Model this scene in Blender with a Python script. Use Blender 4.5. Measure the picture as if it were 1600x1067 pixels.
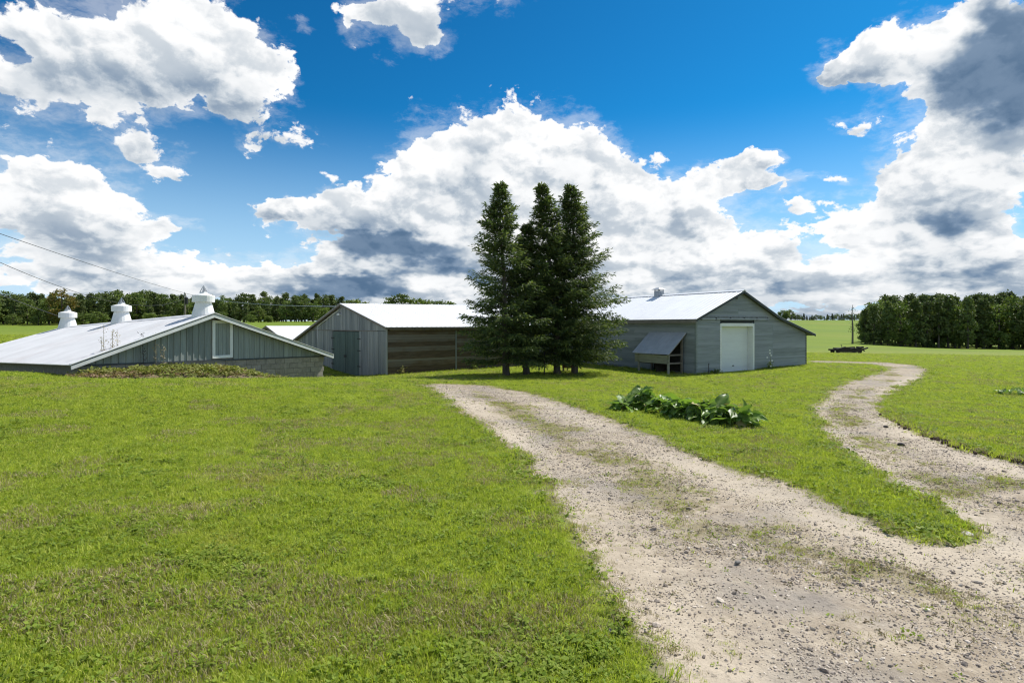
import bpy, bmesh, math, random
import numpy as np
from mathutils import Vector, Matrix
random.seed(7); RNG = np.random.default_rng(11)
scene = bpy.context.scene
for o in list(bpy.data.objects): bpy.data.objects.remove(o)

# ------------------------------------------------------------------ camera, sky, sun, exposure
F, HZ, CAMZ = 900.0, 508.0, 1.75            # focal length in photo pixels, horizon row, eye height
cam_d = bpy.data.cameras.new('camera'); cam = bpy.data.objects.new('camera', cam_d)
scene.collection.objects.link(cam); scene.camera = cam
cam_d.sensor_width = 36.0; cam_d.lens = F / 1600 * 36
cam_d.shift_y = -(533.5 - HZ) / 1600
cam_d.clip_start = 0.05; cam_d.clip_end = 20000
cam.location = (0, 0, CAMZ); cam.rotation_euler = (math.radians(90), 0, 0)

SUN_EL = math.radians(52); SUN_AZ = math.atan2(0.79, 0.61)     # clockwise from +Y
SUN = Vector((math.sin(SUN_AZ)*math.cos(SUN_EL), math.cos(SUN_AZ)*math.cos(SUN_EL), math.sin(SUN_EL)))
sl = bpy.data.lights.new('sun', 'SUN'); sl.energy = 4.6; sl.angle = math.radians(0.5); sl.color = (1.0, 0.955, 0.88)
so = bpy.data.objects.new('sun', sl); scene.collection.objects.link(so)
so.rotation_euler = (-SUN).to_track_quat('-Z', 'Y').to_euler(); so.location = SUN * 50
scene.view_settings.view_transform = 'Standard'; scene.view_settings.look = 'None'
scene.view_settings.exposure = 0.36; scene.view_settings.gamma = 1.0; scene.view_settings.use_curve_mapping = False
scene.cycles.max_bounces = 6; scene.cycles.diffuse_bounces = 3; scene.cycles.transmission_bounces = 4
scene.cycles.transparent_max_bounces = 8; scene.cycles.use_denoising = True; scene.cycles.filter_width = 1.2

class NT:
    """small helper to wire shader nodes"""
    def __init__(s, tree): s.t = tree; tree.nodes.clear()
    def new(s, typ, **kw):
        n = s.t.nodes.new(typ)
        for k, v in kw.items(): setattr(n, k, v)
        return n
    def put(s, sock, v):
        if v is None: return
        if isinstance(v, bpy.types.NodeSocket): s.t.links.new(v, sock)
        else:
            if isinstance(v, (tuple, list)) and sock.type == 'RGBA' and len(v) == 3: v = (*v, 1)
            sock.default_value = v
    def m(s, op, a, b=None, c=None, clamp=False):
        n = s.new('ShaderNodeMath', operation=op, use_clamp=clamp)
        for i, v in enumerate((a, b, c)): s.put(n.inputs[i], v)
        return n.outputs[0]
    def v(s, op, a, b=None, c=None):
        n = s.new('ShaderNodeVectorMath', operation=op)
        s.put(n.inputs[0], a); s.put(n.inputs[1], b)
        if op in ('SCALE',): s.put(n.inputs[3], c)
        elif c is not None: s.put(n.inputs[2], c)
        return n.outputs['Value'] if op in ('LENGTH', 'DOT_PRODUCT', 'DISTANCE') else n.outputs[0]
    def noise(s, vec, scale, detail=4, rough=0.55, dist=0.0, lac=2.0, out=0):
        n = s.new('ShaderNodeTexNoise'); s.put(n.inputs['Vector'], vec); s.put(n.inputs['Scale'], scale)
        s.put(n.inputs['Detail'], detail); s.put(n.inputs['Roughness'], rough); s.put(n.inputs['Distortion'], dist)
        s.put(n.inputs['Lacunarity'], lac)
        return n.outputs[out]
    def vor(s, vec, scale, feature='F1', detail=0, rough=.5, out='Distance', smooth=None, rnd=1.0):
        n = s.new('ShaderNodeTexVoronoi', feature=feature); s.put(n.inputs['Vector'], vec); s.put(n.inputs['Scale'], scale)
        s.put(n.inputs['Randomness'], rnd)
        if 'Detail' in n.inputs: s.put(n.inputs['Detail'], detail); s.put(n.inputs['Roughness'], rough)
        if smooth is not None: s.put(n.inputs['Smoothness'], smooth)
        return n.outputs[out]
    def mr(s, v, a, b, c=0.0, d=1.0, smooth=True):
        n = s.new('ShaderNodeMapRange', interpolation_type='SMOOTHSTEP' if smooth else 'LINEAR')
        for i, x in enumerate((v, a, b, c, d)): s.put(n.inputs[i], x)
        return n.outputs[0]
    def mix(s, f, a, b, mode='MIX'):
        n = s.new('ShaderNodeMix', data_type='RGBA', blend_type=mode)
        s.put(n.inputs[0], f); s.put(n.inputs[6], a); s.put(n.inputs[7], b)
        return n.outputs[2]
    def comb(s, x, y, z):
        n = s.new('ShaderNodeCombineXYZ')
        for i, q in enumerate((x, y, z)): s.put(n.inputs[i], q)
        return n.outputs[0]
    def sep(s, v):
        n = s.new('ShaderNodeSeparateXYZ'); s.put(n.inputs[0], v); return n.outputs
    def attr(s, name, out='Fac'):
        return s.new('ShaderNodeAttribute', attribute_name=name).outputs[out]
    def bump(s, h, strength, dist):
        n = s.new('ShaderNodeBump'); s.put(n.inputs['Height'], h); s.put(n.inputs['Strength'], strength); s.put(n.inputs['Distance'], dist)
        return n.outputs[0]

def sky_world():
    w = bpy.data.worlds.new('World'); scene.world = w; w.use_nodes = True
    N = NT(w.node_tree)
    out = N.new('ShaderNodeOutputWorld'); bg = N.new('ShaderNodeBackground'); N.t.links.new(bg.outputs[0], out.inputs[0])
    bg.inputs[1].default_value = 0.10
    sky = N.new('ShaderNodeTexSky', sky_type='NISHITA'); sky.sun_disc = False
    sky.sun_elevation = SUN_EL; sky.sun_rotation = SUN_AZ; sky.altitude = 300; sky.air_density = 1.0; sky.dust_density = 0.4; sky.ozone_density = 2.5
    d = N.v('NORMALIZE', N.new('ShaderNodeTexCoord').outputs['Generated'])
    x, y, z = N.sep(d)
    az = N.m('ARCTAN2', x, y); el = N.m('ARCSINE', z)
    P0 = N.comb(az, el, 0.0)
    # warp of the cloud outlines, evaluated in 3D direction space (no seam)
    zz = N.m('MULTIPLY_ADD', N.m('SUBTRACT', 1.0, N.m('POWER', 2.718, N.m('MULTIPLY', N.m('MAXIMUM', z, 0.0), -10.0))), .17, N.m('MULTIPLY', z, 1.3))
    dz = N.comb(x, y, zz)      # cloud layers foreshorten towards the horizon
    wn = N.v('SUBTRACT', N.noise(dz, 5.0, 3, .5, out=1), (.5, .5, .5))
    wf = N.v('SUBTRACT', N.noise(dz, 16.0, 3, .55, out=1), (.5, .5, .5))
    wx = N.v('SUBTRACT', N.noise(dz, 46.0, 3, .6, out=1), (.5, .5, .5))
    P = N.v('ADD', P0, N.v('ADD', N.v('ADD', N.v('MULTIPLY', wn, (.13, .08, 0)), N.v('MULTIPLY', wf, (.055, .04, 0))), N.v('MULTIPLY', wx, (.034, .026, 0))))
    def ell(px, py, rx, ry):
        a = math.atan((px-800)/F); e = math.atan((HZ-py)/F*math.cos(a))
        ca = math.cos(a)
        return a, e, rx/F*ca*ca, ry/F*ca
    def field(P, items):
        """sum of soft bumps: (qx*g, qy*g, w*g) in one chain; z = amount, y = height within the cloud"""
        acc = None
        for i, (px, py, rx, ry, wgt) in enumerate(items):
            a, e, ra, re = ell(px, py, rx, ry)
            if i and i % 10 == 0: P = N.v('MULTIPLY_ADD', acc, (1e-7, 1e-7, 0), P)     # keeps the evaluation in order
            z = 0.3
            for _ in range(40): z = .42*min(wgt, 1)*math.exp(z*z)*.5 + z*.5
            z = min(z, .7)
            q = N.v('MULTIPLY_ADD', P, (1/ra, 1/re, 0), (-a/ra, -e/re, z))
            g = N.m('POWER', 0.36788, N.v('DOT_PRODUCT', q, q))
            acc = N.v('MULTIPLY', q, g) if acc is None else N.v('MULTIPLY_ADD', q, g, acc)
        x_, y_, z_ = N.sep(acc)
        return N.m('MULTIPLY', z_, 1/.42), y_
    CLOUDS = CLOUD_LIST; DARK = DARK_LIST
    M, gy = field(P, CLOUDS)
    # outside the photographed part the sky goes on in the same broken cloud
    lowf = N.noise(d, 2.6, 3, .5)
    inside = N.m('MULTIPLY', N.mr(N.m('ABSOLUTE', az), .72, .95, 1, 0), N.mr(el, .50, .66, 1, 0))
    Mo = N.mr(lowf, .42, .64, 0, 1.0)
    M = N.m('ADD', M, N.m('MULTIPLY', Mo, N.m('SUBTRACT', 1.0, inside)))
    band = N.mr(N.m('ABSOLUTE', el), .0, .115, .85, 0)                     # far clouds stack up along the horizon
    M = N.m('MINIMUM', N.m('MAXIMUM', M, band), 1.2)
    # cauliflower detail: cell bumps + fractal noise, at the point and a step towards the sun
    def puff(dv):
        v1 = N.vor(dv, 11.0, 'F1', detail=3.0, rough=.55)
        n1 = N.noise(dv, 12.0, 10, .69)
        return N.m('ADD', N.m('MULTIPLY', v1, -.55), N.m('MULTIPLY', n1, 1.1))
    dw = N.v('ADD', dz, N.v('SCALE', wf, c=.03))
    p0 = puff(dw)
    p1 = puff(N.v('ADD', dw, (.008, -.003, .015)))
    H = N.m('ADD', M, N.m('MULTIPLY', N.m('ADD', p0, -.17), N.m('MULTIPLY', N.mr(M, .75, 1.15, 2.0, .85), N.mr(M, .08, .36))))
    alpha = N.mr(H, .37, .56)
    veil = N.m('MULTIPLY', N.mr(N.m('ADD', M, N.m('MULTIPLY', N.m('SUBTRACT', N.noise(N.v('MULTIPLY', dw, (1, 1, 1.6)), 24.0, 8, .68), .5), 1.6)), .42, 1.1), .32)
    alpha = N.m('MAXIMUM', alpha, veil)
    thin = N.mr(H, .36, .95)
    # rounder billows carry the light and shade
    def soft(dv):
        return N.m('ADD', N.m('MULTIPLY', N.vor(dv, 8.0, 'F1', detail=1.0, rough=.45), -.60), N.m('MULTIPLY', N.noise(dv, 9.0, 5, .52), .75))
    q0 = soft(dw); q1 = soft(N.v('ADD', dw, (.016, -.004, .030)))
    lit = N.mr(N.m('ADD', N.m('SUBTRACT', q0, q1), N.m('MULTIPLY', N.m('SUBTRACT', p0, p1), 1.0)), -.27, .20)
    big = N.mr(N.m('ADD', gy, N.m('MULTIPLY', N.m('SUBTRACT', q0, -.02), .8)), -.75, .45)   # tops brighter than undersides
    D = field(N.v('ADD', P, N.v('MULTIPLY', wf, (.05, .04, 0))), DARK)[0]
    D = N.mr(N.m('MULTIPLY', D, N.mr(q0, -.3, .35, 1.25, .6)), .05, .95)
    shade = N.m('ADD', N.m('MULTIPLY_ADD', lit, .38, .24), N.m('MULTIPLY', big, .40))
    shade = N.m('ADD', N.m('MULTIPLY', shade, N.m('SUBTRACT', 1.0, N.m('MULTIPLY', D, .70))), N.m('MULTIPLY', D, -.12))
    shade = N.m('ADD', shade, N.m('MULTIPLY', N.m('SUBTRACT', 1.0, thin), .20))
    ramp = N.new('ShaderNodeValToRGB'); cr = ramp.color_ramp; cr.interpolation = 'LINEAR'
    STOPS = [(0.0, (.075, .135, .225)), (.18, (.16, .23, .33)), (.38, (.33, .39, .46)), (.60, (.53, .57, .61)), (.80, (.70, .715, .73)), (.98, (.81, .815, .82))]
    cr.elements[0].position, cr.elements[1].position = 0.0, .98
    for p, c in STOPS[1:-1]: cr.elements.new(p)
    for e, (p, c) in zip(cr.elements, STOPS): e.color = (*c, 1)
    N.put(ramp.inputs[0], shade)
    cl = N.v('SCALE', ramp.outputs[0], c=10.0)
    # clear sky: deepen the blue a little as the photograph shows it
    g = N.new('ShaderNodeGamma'); N.put(g.inputs[0], N.v('SCALE', sky.outputs[0], c=.1)); g.inputs[1].default_value = 1.36
    blue = N.v('MULTIPLY', N.v('SCALE', g.outputs[0], c=10.0), BLUE_TINT)
    up = N.mr(el, -.04, .36)
    blue = N.mix(up, (4.6, 6.3, 8.0), blue)
    col = N.mix(alpha, blue, cl)
    # ground-side of the sphere (below the horizon) plain haze colour
    col = N.mix(N.mr(el, -.03, -.005, 1, 0), col, (4.2, 4.6, 5.0))
    N.put(bg.inputs[0], col)
    w.cycles.sampling_method = 'MANUAL'; w.cycles.sample_map_resolution = 512
BLUE_TINT = (.10, .84, 1.06)
CLOUD_LIST = [
    # upper left
    (120, 60, 150, 100, .85), (300, 75, 125, 90, .9), (385, 130, 75, 55, .8), (50, 160, 110, 55, .7), (230, 150, 110, 45, .6),
    # left, middle height
    (30, 295, 120, 80, .8), (135, 325, 90, 60, .75), (200, 350, 60, 40, .7), (200, 238, 52, 32, .68), (277, 258, 44, 26, .64), (292, 350, 40, 18, .62), (70, 370, 140, 40, .6),
    (398, 230, 38, 22, .60), (450, 216, 50, 18, .58),
    # low band on the left
    (90, 430, 130, 38, .75), (260, 428, 110, 34, .7), (390, 430, 110, 36, .8), (500, 450, 90, 34, .7),
    # big heap in the middle
    (770, 240, 125, 75, .95), (890, 245, 100, 75, .92), (650, 265, 80, 60, .85), (560, 325, 100, 38, .9), (490, 342, 80, 26, .85), (445, 338, 40, 16, .7), (700, 330, 130, 70, .8),
    (980, 295, 90, 60, .85), (1080, 315, 75, 60, .8), (600, 395, 140, 45, .8), (780, 410, 200, 70, .8), (1000, 400, 180, 75, .8), (1170, 400, 110, 45, .8),
    (1170, 252, 42, 16, .72), (1212, 243, 34, 13, .7), (1245, 272, 52, 15, .68), (1195, 292, 55, 17, .66), (1295, 284, 32, 12, .62), (1140, 285, 50, 24, .7), (1240, 318, 50, 14, .6),
    # right
    (1390, 75, 85, 55, .85), (1335, 105, 55, 34, .75), (1500, 90, 110, 100, .95), (1580, 130, 90, 120, .9), (1296, 118, 46, 24, .60), (1335, 195, 40, 17, .58),
    (1430, 240, 85, 75, .85), (1540, 280, 110, 90, .9), (1400, 320, 80, 60, .8), (1310, 365, 40, 34, .7), (1430, 395, 150, 60, .8), (1580, 400, 100, 70, .8),
    # upper middle
    (570, 32, 50, 28, .85), (625, 15, 50, 26, .8), (690, 25, 50, 34, .8), (660, 66, 60, 20, .72), (795, 10, 60, 22, .8), (600, 98, 28, 10, .6), (470, 46, 20, 10, .62), (545, 60, 30, 18, .6),
    # horizon band
    (200, 475, 300, 28, .5), (700, 470, 320, 34, .75), (1200, 455, 300, 40, .7), (1550, 470, 260, 36, .75)]
DARK_LIST = [
    (570, 385, 110, 24, 1.0), (680, 400, 90, 26, .6), (1515, 120, 85, 60, .95), (1590, 130, 90, 75, .9), (1580, 40, 80, 60, .6), (1520, 345, 50, 38, .65), (740, 265, 60, 40, .42), (690, 300, 70, 24, .4),
    (270, 140, 110, 26, .28), (70, 150, 110, 40, .3), (650, 440, 220, 14, .65), (520, 450, 90, 14, .5), (1040, 430, 90, 14, .5), (1000, 375, 60, 12, .25), (1480, 425, 150, 16, .5), (80, 425, 140, 12, .35), (1080, 350, 30, 18, .35), (1250, 450, 160, 12, .35)]
sky_world()

# ------------------------------------------------------------------ small mesh helpers
def wp(px, py, d):
    """world point seen at a place of the photograph at a given depth"""
    return Vector(((px-800)/F*d, d, CAMZ + (HZ-py)/F*d))
def tag(o, label=None, cat=None, group=None, kind=None):
    if label: o['label'] = label
    if cat: o['category'] = cat
    if group: o['group'] = group
    if kind: o['kind'] = kind
    return o
def link(o): scene.collection.objects.link(o); return o
def mesh_np(name, verts, faces, mat=None, mats=None, smooth=False):
    """mesh from arrays; faces: array (n,k) or a list of such arrays"""
    me = bpy.data.meshes.new(name)
    fl = faces if isinstance(faces, list) else [faces]
    fl = [np.asarray(f, dtype=np.int32) for f in fl if len(f)]
    verts = np.asarray(verts, dtype=np.float32)
    me.vertices.add(len(verts)); me.vertices.foreach_set('co', verts.ravel())
    nl = sum(f.size for f in fl); nf = sum(len(f) for f in fl)
    me.loops.add(nl); me.loops.foreach_set('vertex_index', np.concatenate([f.ravel() for f in fl]))
    me.polygons.add(nf)
    tot = np.concatenate([np.full(len(f), f.shape[1], dtype=np.int32) for f in fl])
    st = np.concatenate([[0], np.cumsum(tot)[:-1]]).astype(np.int32)
    me.polygons.foreach_set('loop_start', st); me.polygons.foreach_set('loop_total', tot)
    if smooth: me.polygons.foreach_set('use_smooth', np.ones(nf, dtype=bool))
    me.update(calc_edges=True); me.validate()
    for m in (mats or ([mat] if mat else [])): me.materials.append(m)
    return me
class MB:
    """collects boxes, bars and tubes in world space; build() links them as ONE mesh object under its parent"""
    def __init__(s): s.v = []; s.f = []
    def add(s, vs, fs):
        b = len(s.v); s.v += [Vector(v) for v in vs]; s.f += [[b+i for i in f] for f in fs]; return s
    def hexa(s, p):         # 4 bottom points (ring) then 4 top points
        return s.add(p, [(3,2,1,0),(4,5,6,7),(0,1,5,4),(1,2,6,5),(2,3,7,6),(3,0,4,7)])
    def box(s, o, a, b, c):
        o, a, b, c = map(Vector, (o, a, b, c))
        return s.hexa([o, o+a, o+a+b, o+b, o+c, o+a+c, o+a+b+c, o+b+c])
    def beam(s, p, q, w, h, up=(0,0,1)):
        p, q = Vector(p), Vector(q); d = (q-p).normalized(); u = Vector(up)
        a = d.cross(u); a = a.normalized() if a.length > 1e-4 else Vector((1,0,0)); u = a.cross(d).normalized()
        o = p - a*w/2 - u*h/2
        return s.box(o, q-p, a*w, u*h)
    def tube(s, pts, rad, n=8, cap=True):
        pts = [Vector(p) for p in pts]; rad = rad if isinstance(rad, (list, tuple)) else [rad]*len(pts)
        b = len(s.v); ref = Vector((0,0,1)) if abs((pts[-1]-pts[0]).normalized().z) < .9 else Vector((1,0,0))
        for i, p in enumerate(pts):
            d = (pts[min(i+1,len(pts)-1)] - pts[max(i-1,0)]).normalized()
            a = d.cross(ref).normalized(); c = a.cross(d)
            for k in range(n):
                t = 2*math.pi*k/n; s.v.append(p + (a*math.cos(t) + c*math.sin(t))*rad[i])
        for i in range(len(pts)-1):
            for k in range(n): s.f.append([b+i*n+k, b+i*n+(k+1)%n, b+(i+1)*n+(k+1)%n, b+(i+1)*n+k])
        if cap:
            s.f.append([b+k for k in range(n)][::-1]); s.f.append([b+(len(pts)-1)*n+k for k in range(n)])
        return s
    def build(s, name, mat, parent=None, smooth=False, kind=None, label=None):
        o = link(bpy.data.objects.new(name, None)) if False else None
        base = Vector(parent['_base']) if parent is not None and '_base' in parent else Vector((0,0,0))
        me = bpy.data.meshes.new(name)
        me.from_pydata([tuple(v-base) for v in s.v], [], s.f); me.materials.append(mat)
        bm = bmesh.new(); bm.from_mesh(me); bmesh.ops.recalc_face_normals(bm, faces=bm.faces); bm.to_mesh(me); bm.free()
        if smooth: me.polygons.foreach_set('use_smooth', [True]*len(me.polygons))
        o = link(bpy.data.objects.new(name, me))
        if parent is not None:
            o.parent = parent
            o['_base'] = tuple(base)
        if kind: o['kind'] = kind
        if label: o['label'] = label
        return o
def thing(name, label, cat, base, group=None):
    o = link(bpy.data.objects.new(name, None)); o.location = base; o['_base'] = tuple(base); o.empty_display_size = .2
    return tag(o, label, cat, group)

# ------------------------------------------------------------------ the lie of the land
CTRL = []       # (X, Y, z) relative to the world, ground at the camera = 0
def cz(X, Y, z): CTRL.append((X, Y, z + CAMZ))
def cp(px, py, d): cz((px-800)/F*d, d, (HZ-py)/F*d)
for X, Y, z in [(-3,0,-1.75),(0,0,-1.75),(3,0,-1.75),(-7,1,-1.72),(7,1,-1.78),(0,4,-1.80),(-3,4,-1.78),(3,5,-1.84),(-6,6,-1.72),(-5,11,-1.80),
                (6,9,-1.95),(12,9,-1.95),(-1.5,14,-1.92),(-14,16.5,-1.42),(-9,15.5,-1.52),(-22,23,-1.88),(-30,20,-1.5),(-30,5,-1.5),(30,5,-1.8),(40,20,-2.3),(60,40,-2.8),(-60,30,-1.5),
                (-18,33,-2.6),(-12,34,-2.6),(-30,33,-1.95),(20,45,-2.62),(5,48,-2.6)]: cz(X, Y, z)
for p in [(130,592,16.5),(505,593,24.5),(560,591.5,22),(600,592.5,21.3),(640,599.5,19.8),(700,600,21.3),(760,603,22),(605,587,29.7),(540,590,31.5),
          (815,572,35.9),(740,578,33),(790,588,27.5),(899,583.5,30),(1088,585.5,30),(1259,571.5,34.9),(960,638,14.4),(1180,668,11.2),(1270,640,14.4),(1453,580,31),
          (1265,565,41),(1600,600,25),(1600,640,16.5),(1320,551,60),(1345,545,75),(1345,536,108),(1450,543,104),(1600,546,102),(1280,517,200),(1280,500.5,420),
          (1500,535,150),(1600,515,300),(60,515,90),(0,513,130),(200,508,150),(460,503,165),(470,510,110),(300,505,170),(0,532,47),(100,500,260)]: cp(*p)
for X, Y, z in [(0,70,-2.5),(0,130,-1.6),(0,220,0),(0,420,2.5),(0,900,2.8),(700,900,3.2),(-700,900,3.5),(0,2500,0),(2500,2500,0),(-2500,2500,0),(400,420,3.2),(-350,300,3)]: cz(X, Y, z)
CT = np.array(CTRL)
def _uv(X, Y):
    Yp = np.maximum(Y, 0) + 6
    return np.clip(X/Yp, -2.2, 2.2), np.log(Yp)
def _phi(r2): return .5*r2*np.log(r2 + 1e-9)
_cu, _cv = _uv(CT[:,0], CT[:,1])
_n = len(CT)
_K = _phi((_cu[:,None]-_cu)**2 + (_cv[:,None]-_cv)**2) + np.eye(_n)*2e-4
_P = np.stack([np.ones(_n), _cu, _cv], 1)
_sol = np.linalg.solve(np.block([[_K, _P],[_P.T, np.zeros((3,3))]]), np.concatenate([CT[:,2], np.zeros(3)]))
def ground(X, Y):
    X = np.asarray(X, float); Y = np.asarray(Y, float); sh = X.shape
    u, v = _uv(X.ravel(), Y.ravel()); out = np.empty(u.shape)
    for i in range(0, len(u), 20000):
        s = slice(i, i+20000)
        k = _phi((u[s][:,None]-_cu)**2 + (v[s][:,None]-_cv)**2)
        out[s] = k @ _sol[:_n] + _sol[_n] + _sol[_n+1]*u[s] + _sol[_n+2]*v[s]
    x, y = X.ravel(), Y.ravel(); far = np.clip((y-25)/60, 0, 1)
    out += .012*np.sin(x*1.7+.6*y)*np.cos(y*1.3-.4*x) + .02*np.sin(x*.55+1)*np.cos(y*.48)
    return out.reshape(sh)
def gz(x, y): return float(ground(np.array([x]), np.array([y]))[0])
_ds = np.exp(np.linspace(math.log(1.2), math.log(500), 900))
def on_ground(px, py):
    """where the sight line of a photograph pixel meets the ground"""
    X = (px-800)/F*_ds; zr = CAMZ + (HZ-py)/F*_ds; g = ground(X, _ds)
    i = np.argmax(zr <= g) if np.any(zr <= g) else len(_ds)-1
    return X[i], _ds[i]
def to_px(X, Y, Z):
    Y = np.maximum(Y, .05); return 800 + F*X/Y, HZ - F*(Z-CAMZ)/Y
def poly_world(pts): return [on_ground(*p) for p in pts]
def sdist(X, Y, poly):
    """signed distance to a polygon, positive inside"""
    poly = np.array(poly); d = np.full(X.shape, 1e9); ins = np.zeros(X.shape, bool); n = len(poly)
    for i in range(n):
        (x1, y1), (x2, y2) = poly[i], poly[(i+1) % n]
        dx, dy = x2-x1, y2-y1; t = np.clip(((X-x1)*dx + (Y-y1)*dy)/(dx*dx+dy*dy+1e-12), 0, 1)
        d = np.minimum(d, np.hypot(X-x1-t*dx, Y-y1-t*dy))
        c = ((y1 > Y) != (y2 > Y)) & (X < (x2-x1)*(Y-y1)/((y2-y1) if abs(y2-y1) > 1e-12 else 1e-12) + x1)
        ins ^= c
    return np.where(ins, d, -d)
DRIVE = [(1.9,-12),(1.75,-1),(1.25,1.2)] + poly_world([(1062,1067),(1036,1035),(988,980),(953,925),(922,865),(888,805),(850,752),(800,702),(750,664),(700,627),(655,601),
    (690,598.5),(760,602),(825,612),(900,636),(960,655),(1050,692),(1150,730),(1230,756),(1300,782),(1370,810),(1440,842),(1500,846),(1532,833),(1480,797),(1430,773),(1380,750),(1335,716),(1287,682),(1268,643),
    (1288,612),(1338,591),(1381,581.5),(1388,574),(1365,569.5),(1268,566.5),(1268,563.5),(1380,566),(1432,571),(1454,580),(1441,592),(1402,606),(1377,625),(1387,645),(1420,665),(1500,694),(1600,721)]) + [(12,6.0),(22,4.5),(22,-12)]
STRIP = [[on_ground(*p) for p in L] for L in ([(745,612),(800,640),(880,680),(980,735),(1100,795),(1220,848),(1340,892),(1450,925),(1600,975)], [(1385,576),(1400,592),(1345,612),(1310,640),(1335,672),(1390,712),(1460,745),(1600,800)])]
RUTS = [[on_ground(*p) for p in L] for L in ([(695,606),(750,640),(815,695),(890,770),(960,850),(1030,940),(1110,1066)], [(790,610),(900,650),(1030,702),(1180,765),(1320,815),(1440,862),(1600,915)], [(1300,618),(1278,645),(1305,690),(1370,740),(1450,790),(1600,860)], [(1445,583),(1400,603),(1362,625),(1372,648),(1420,677),(1500,705),(1600,735)])]
def ldist(X, Y, L):
    d = np.full(X.shape, 1e9)
    for (x1, y1), (x2, y2) in zip(L[:-1], L[1:]):
        dx, dy = x2-x1, y2-y1; t = np.clip(((X-x1)*dx + (Y-y1)*dy)/(dx*dx+dy*dy), 0, 1); d = np.minimum(d, np.hypot(X-x1-t*dx, Y-y1-t*dy))
    return d
def rut(X, Y):
    d = np.min([ldist(X, Y, L) for L in RUTS], axis=0); return np.exp(-(d/.42)**2)*np.clip(.55 + (fbm(X, Y, .5, 33.)-.5)*1.6, .1, 1)
PATCH = [(860,670,90,16,.5),(960,720,110,18,.45),(1080,780,110,22,.5),(1010,850,60,16,.5),(1240,870,120,20,.6),(1120,905,90,14,.4),(980,790,40,14,.5),(1400,900,90,16,.4),(1300,960,120,16,.4),(1550,860,80,14,.35),(795,640,55,9,.75),(900,690,80,8,.35),(1180,825,150,24,.75),(1330,890,120,24,.9),(925,800,45,14,.7),(1000,860,40,9,.4),(1490,760,70,14,.7),(1570,752,60,12,.8),(1450,830,80,20,.6),
         (1320,660,40,14,.6),(1300,640,50,9,.45),(890,745,30,20,.5),(1180,960,60,9,.4),(1400,985,80,10,.35),(1130,740,90,10,.5),(1290,780,60,10,.8),(1340,565.8,60,1.2,.6)]
def hash2(X, Y, s):
    def vn(x, y):
        xi, yi = np.floor(x), np.floor(y); fx, fy = x-xi, y-yi; fx = fx*fx*(3-2*fx); fy = fy*fy*(3-2*fy)
        h = lambda a, b: np.modf(np.abs(np.sin(a*127.1 + b*311.7 + s)*43758.5453))[0]
        return (h(xi,yi)*(1-fx)+h(xi+1,yi)*fx)*(1-fy) + (h(xi,yi+1)*(1-fx)+h(xi+1,yi+1)*fx)*fy
    return vn(X, Y)
def fbm(X, Y, scale, s=0., octv=4):
    a, t, r = 1., 0., 0.
    for k in range(octv):
        r = r + a*hash2(X*scale*2**k + 17*k, Y*scale*2**k - 9*k, s); t += a; a *= .55
    return r/t
def surface(X, Y):
    """gravel amount, green amount on the gravel"""
    Z = ground(X, Y); px, py = to_px(X, Y, Z)
    sd = sdist(X, Y, DRIVE)
    w = .24 + .012*np.clip(Y, 0, 40)
    n = fbm(X, Y, 1.3, 3.) - .5
    g = np.clip(.5 + (sd + n*.85*np.clip(.35+Y*.03, 0, 1))/(2*w), 0, 1)
    gr = np.zeros(X.shape)
    for cx, cy, rx, ry, a in PATCH: gr = np.maximum(gr, a*np.exp(-((px-cx)/rx)**2 - ((py-cy)/ry)**2))
    ds = np.min([ldist(X, Y, L) for L in STRIP], axis=0)
    gr = np.maximum(gr, np.exp(-(ds/.38)**2)*np.clip(.42 + (fbm(X, Y, .8, 44.)-.5)*2.4, 0, .9))
    gr = np.where(Y > .3, gr, 0)
    edge = np.clip(1 - sd/.6, 0, 1)*.32
    gr = np.clip(np.maximum(gr, edge)*1.0 + (fbm(X, Y, .9, 8.)-.56)*1.3 - .5*rut(X, Y), 0, 1)*(g > .02)
    return g, gr, Z

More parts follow.
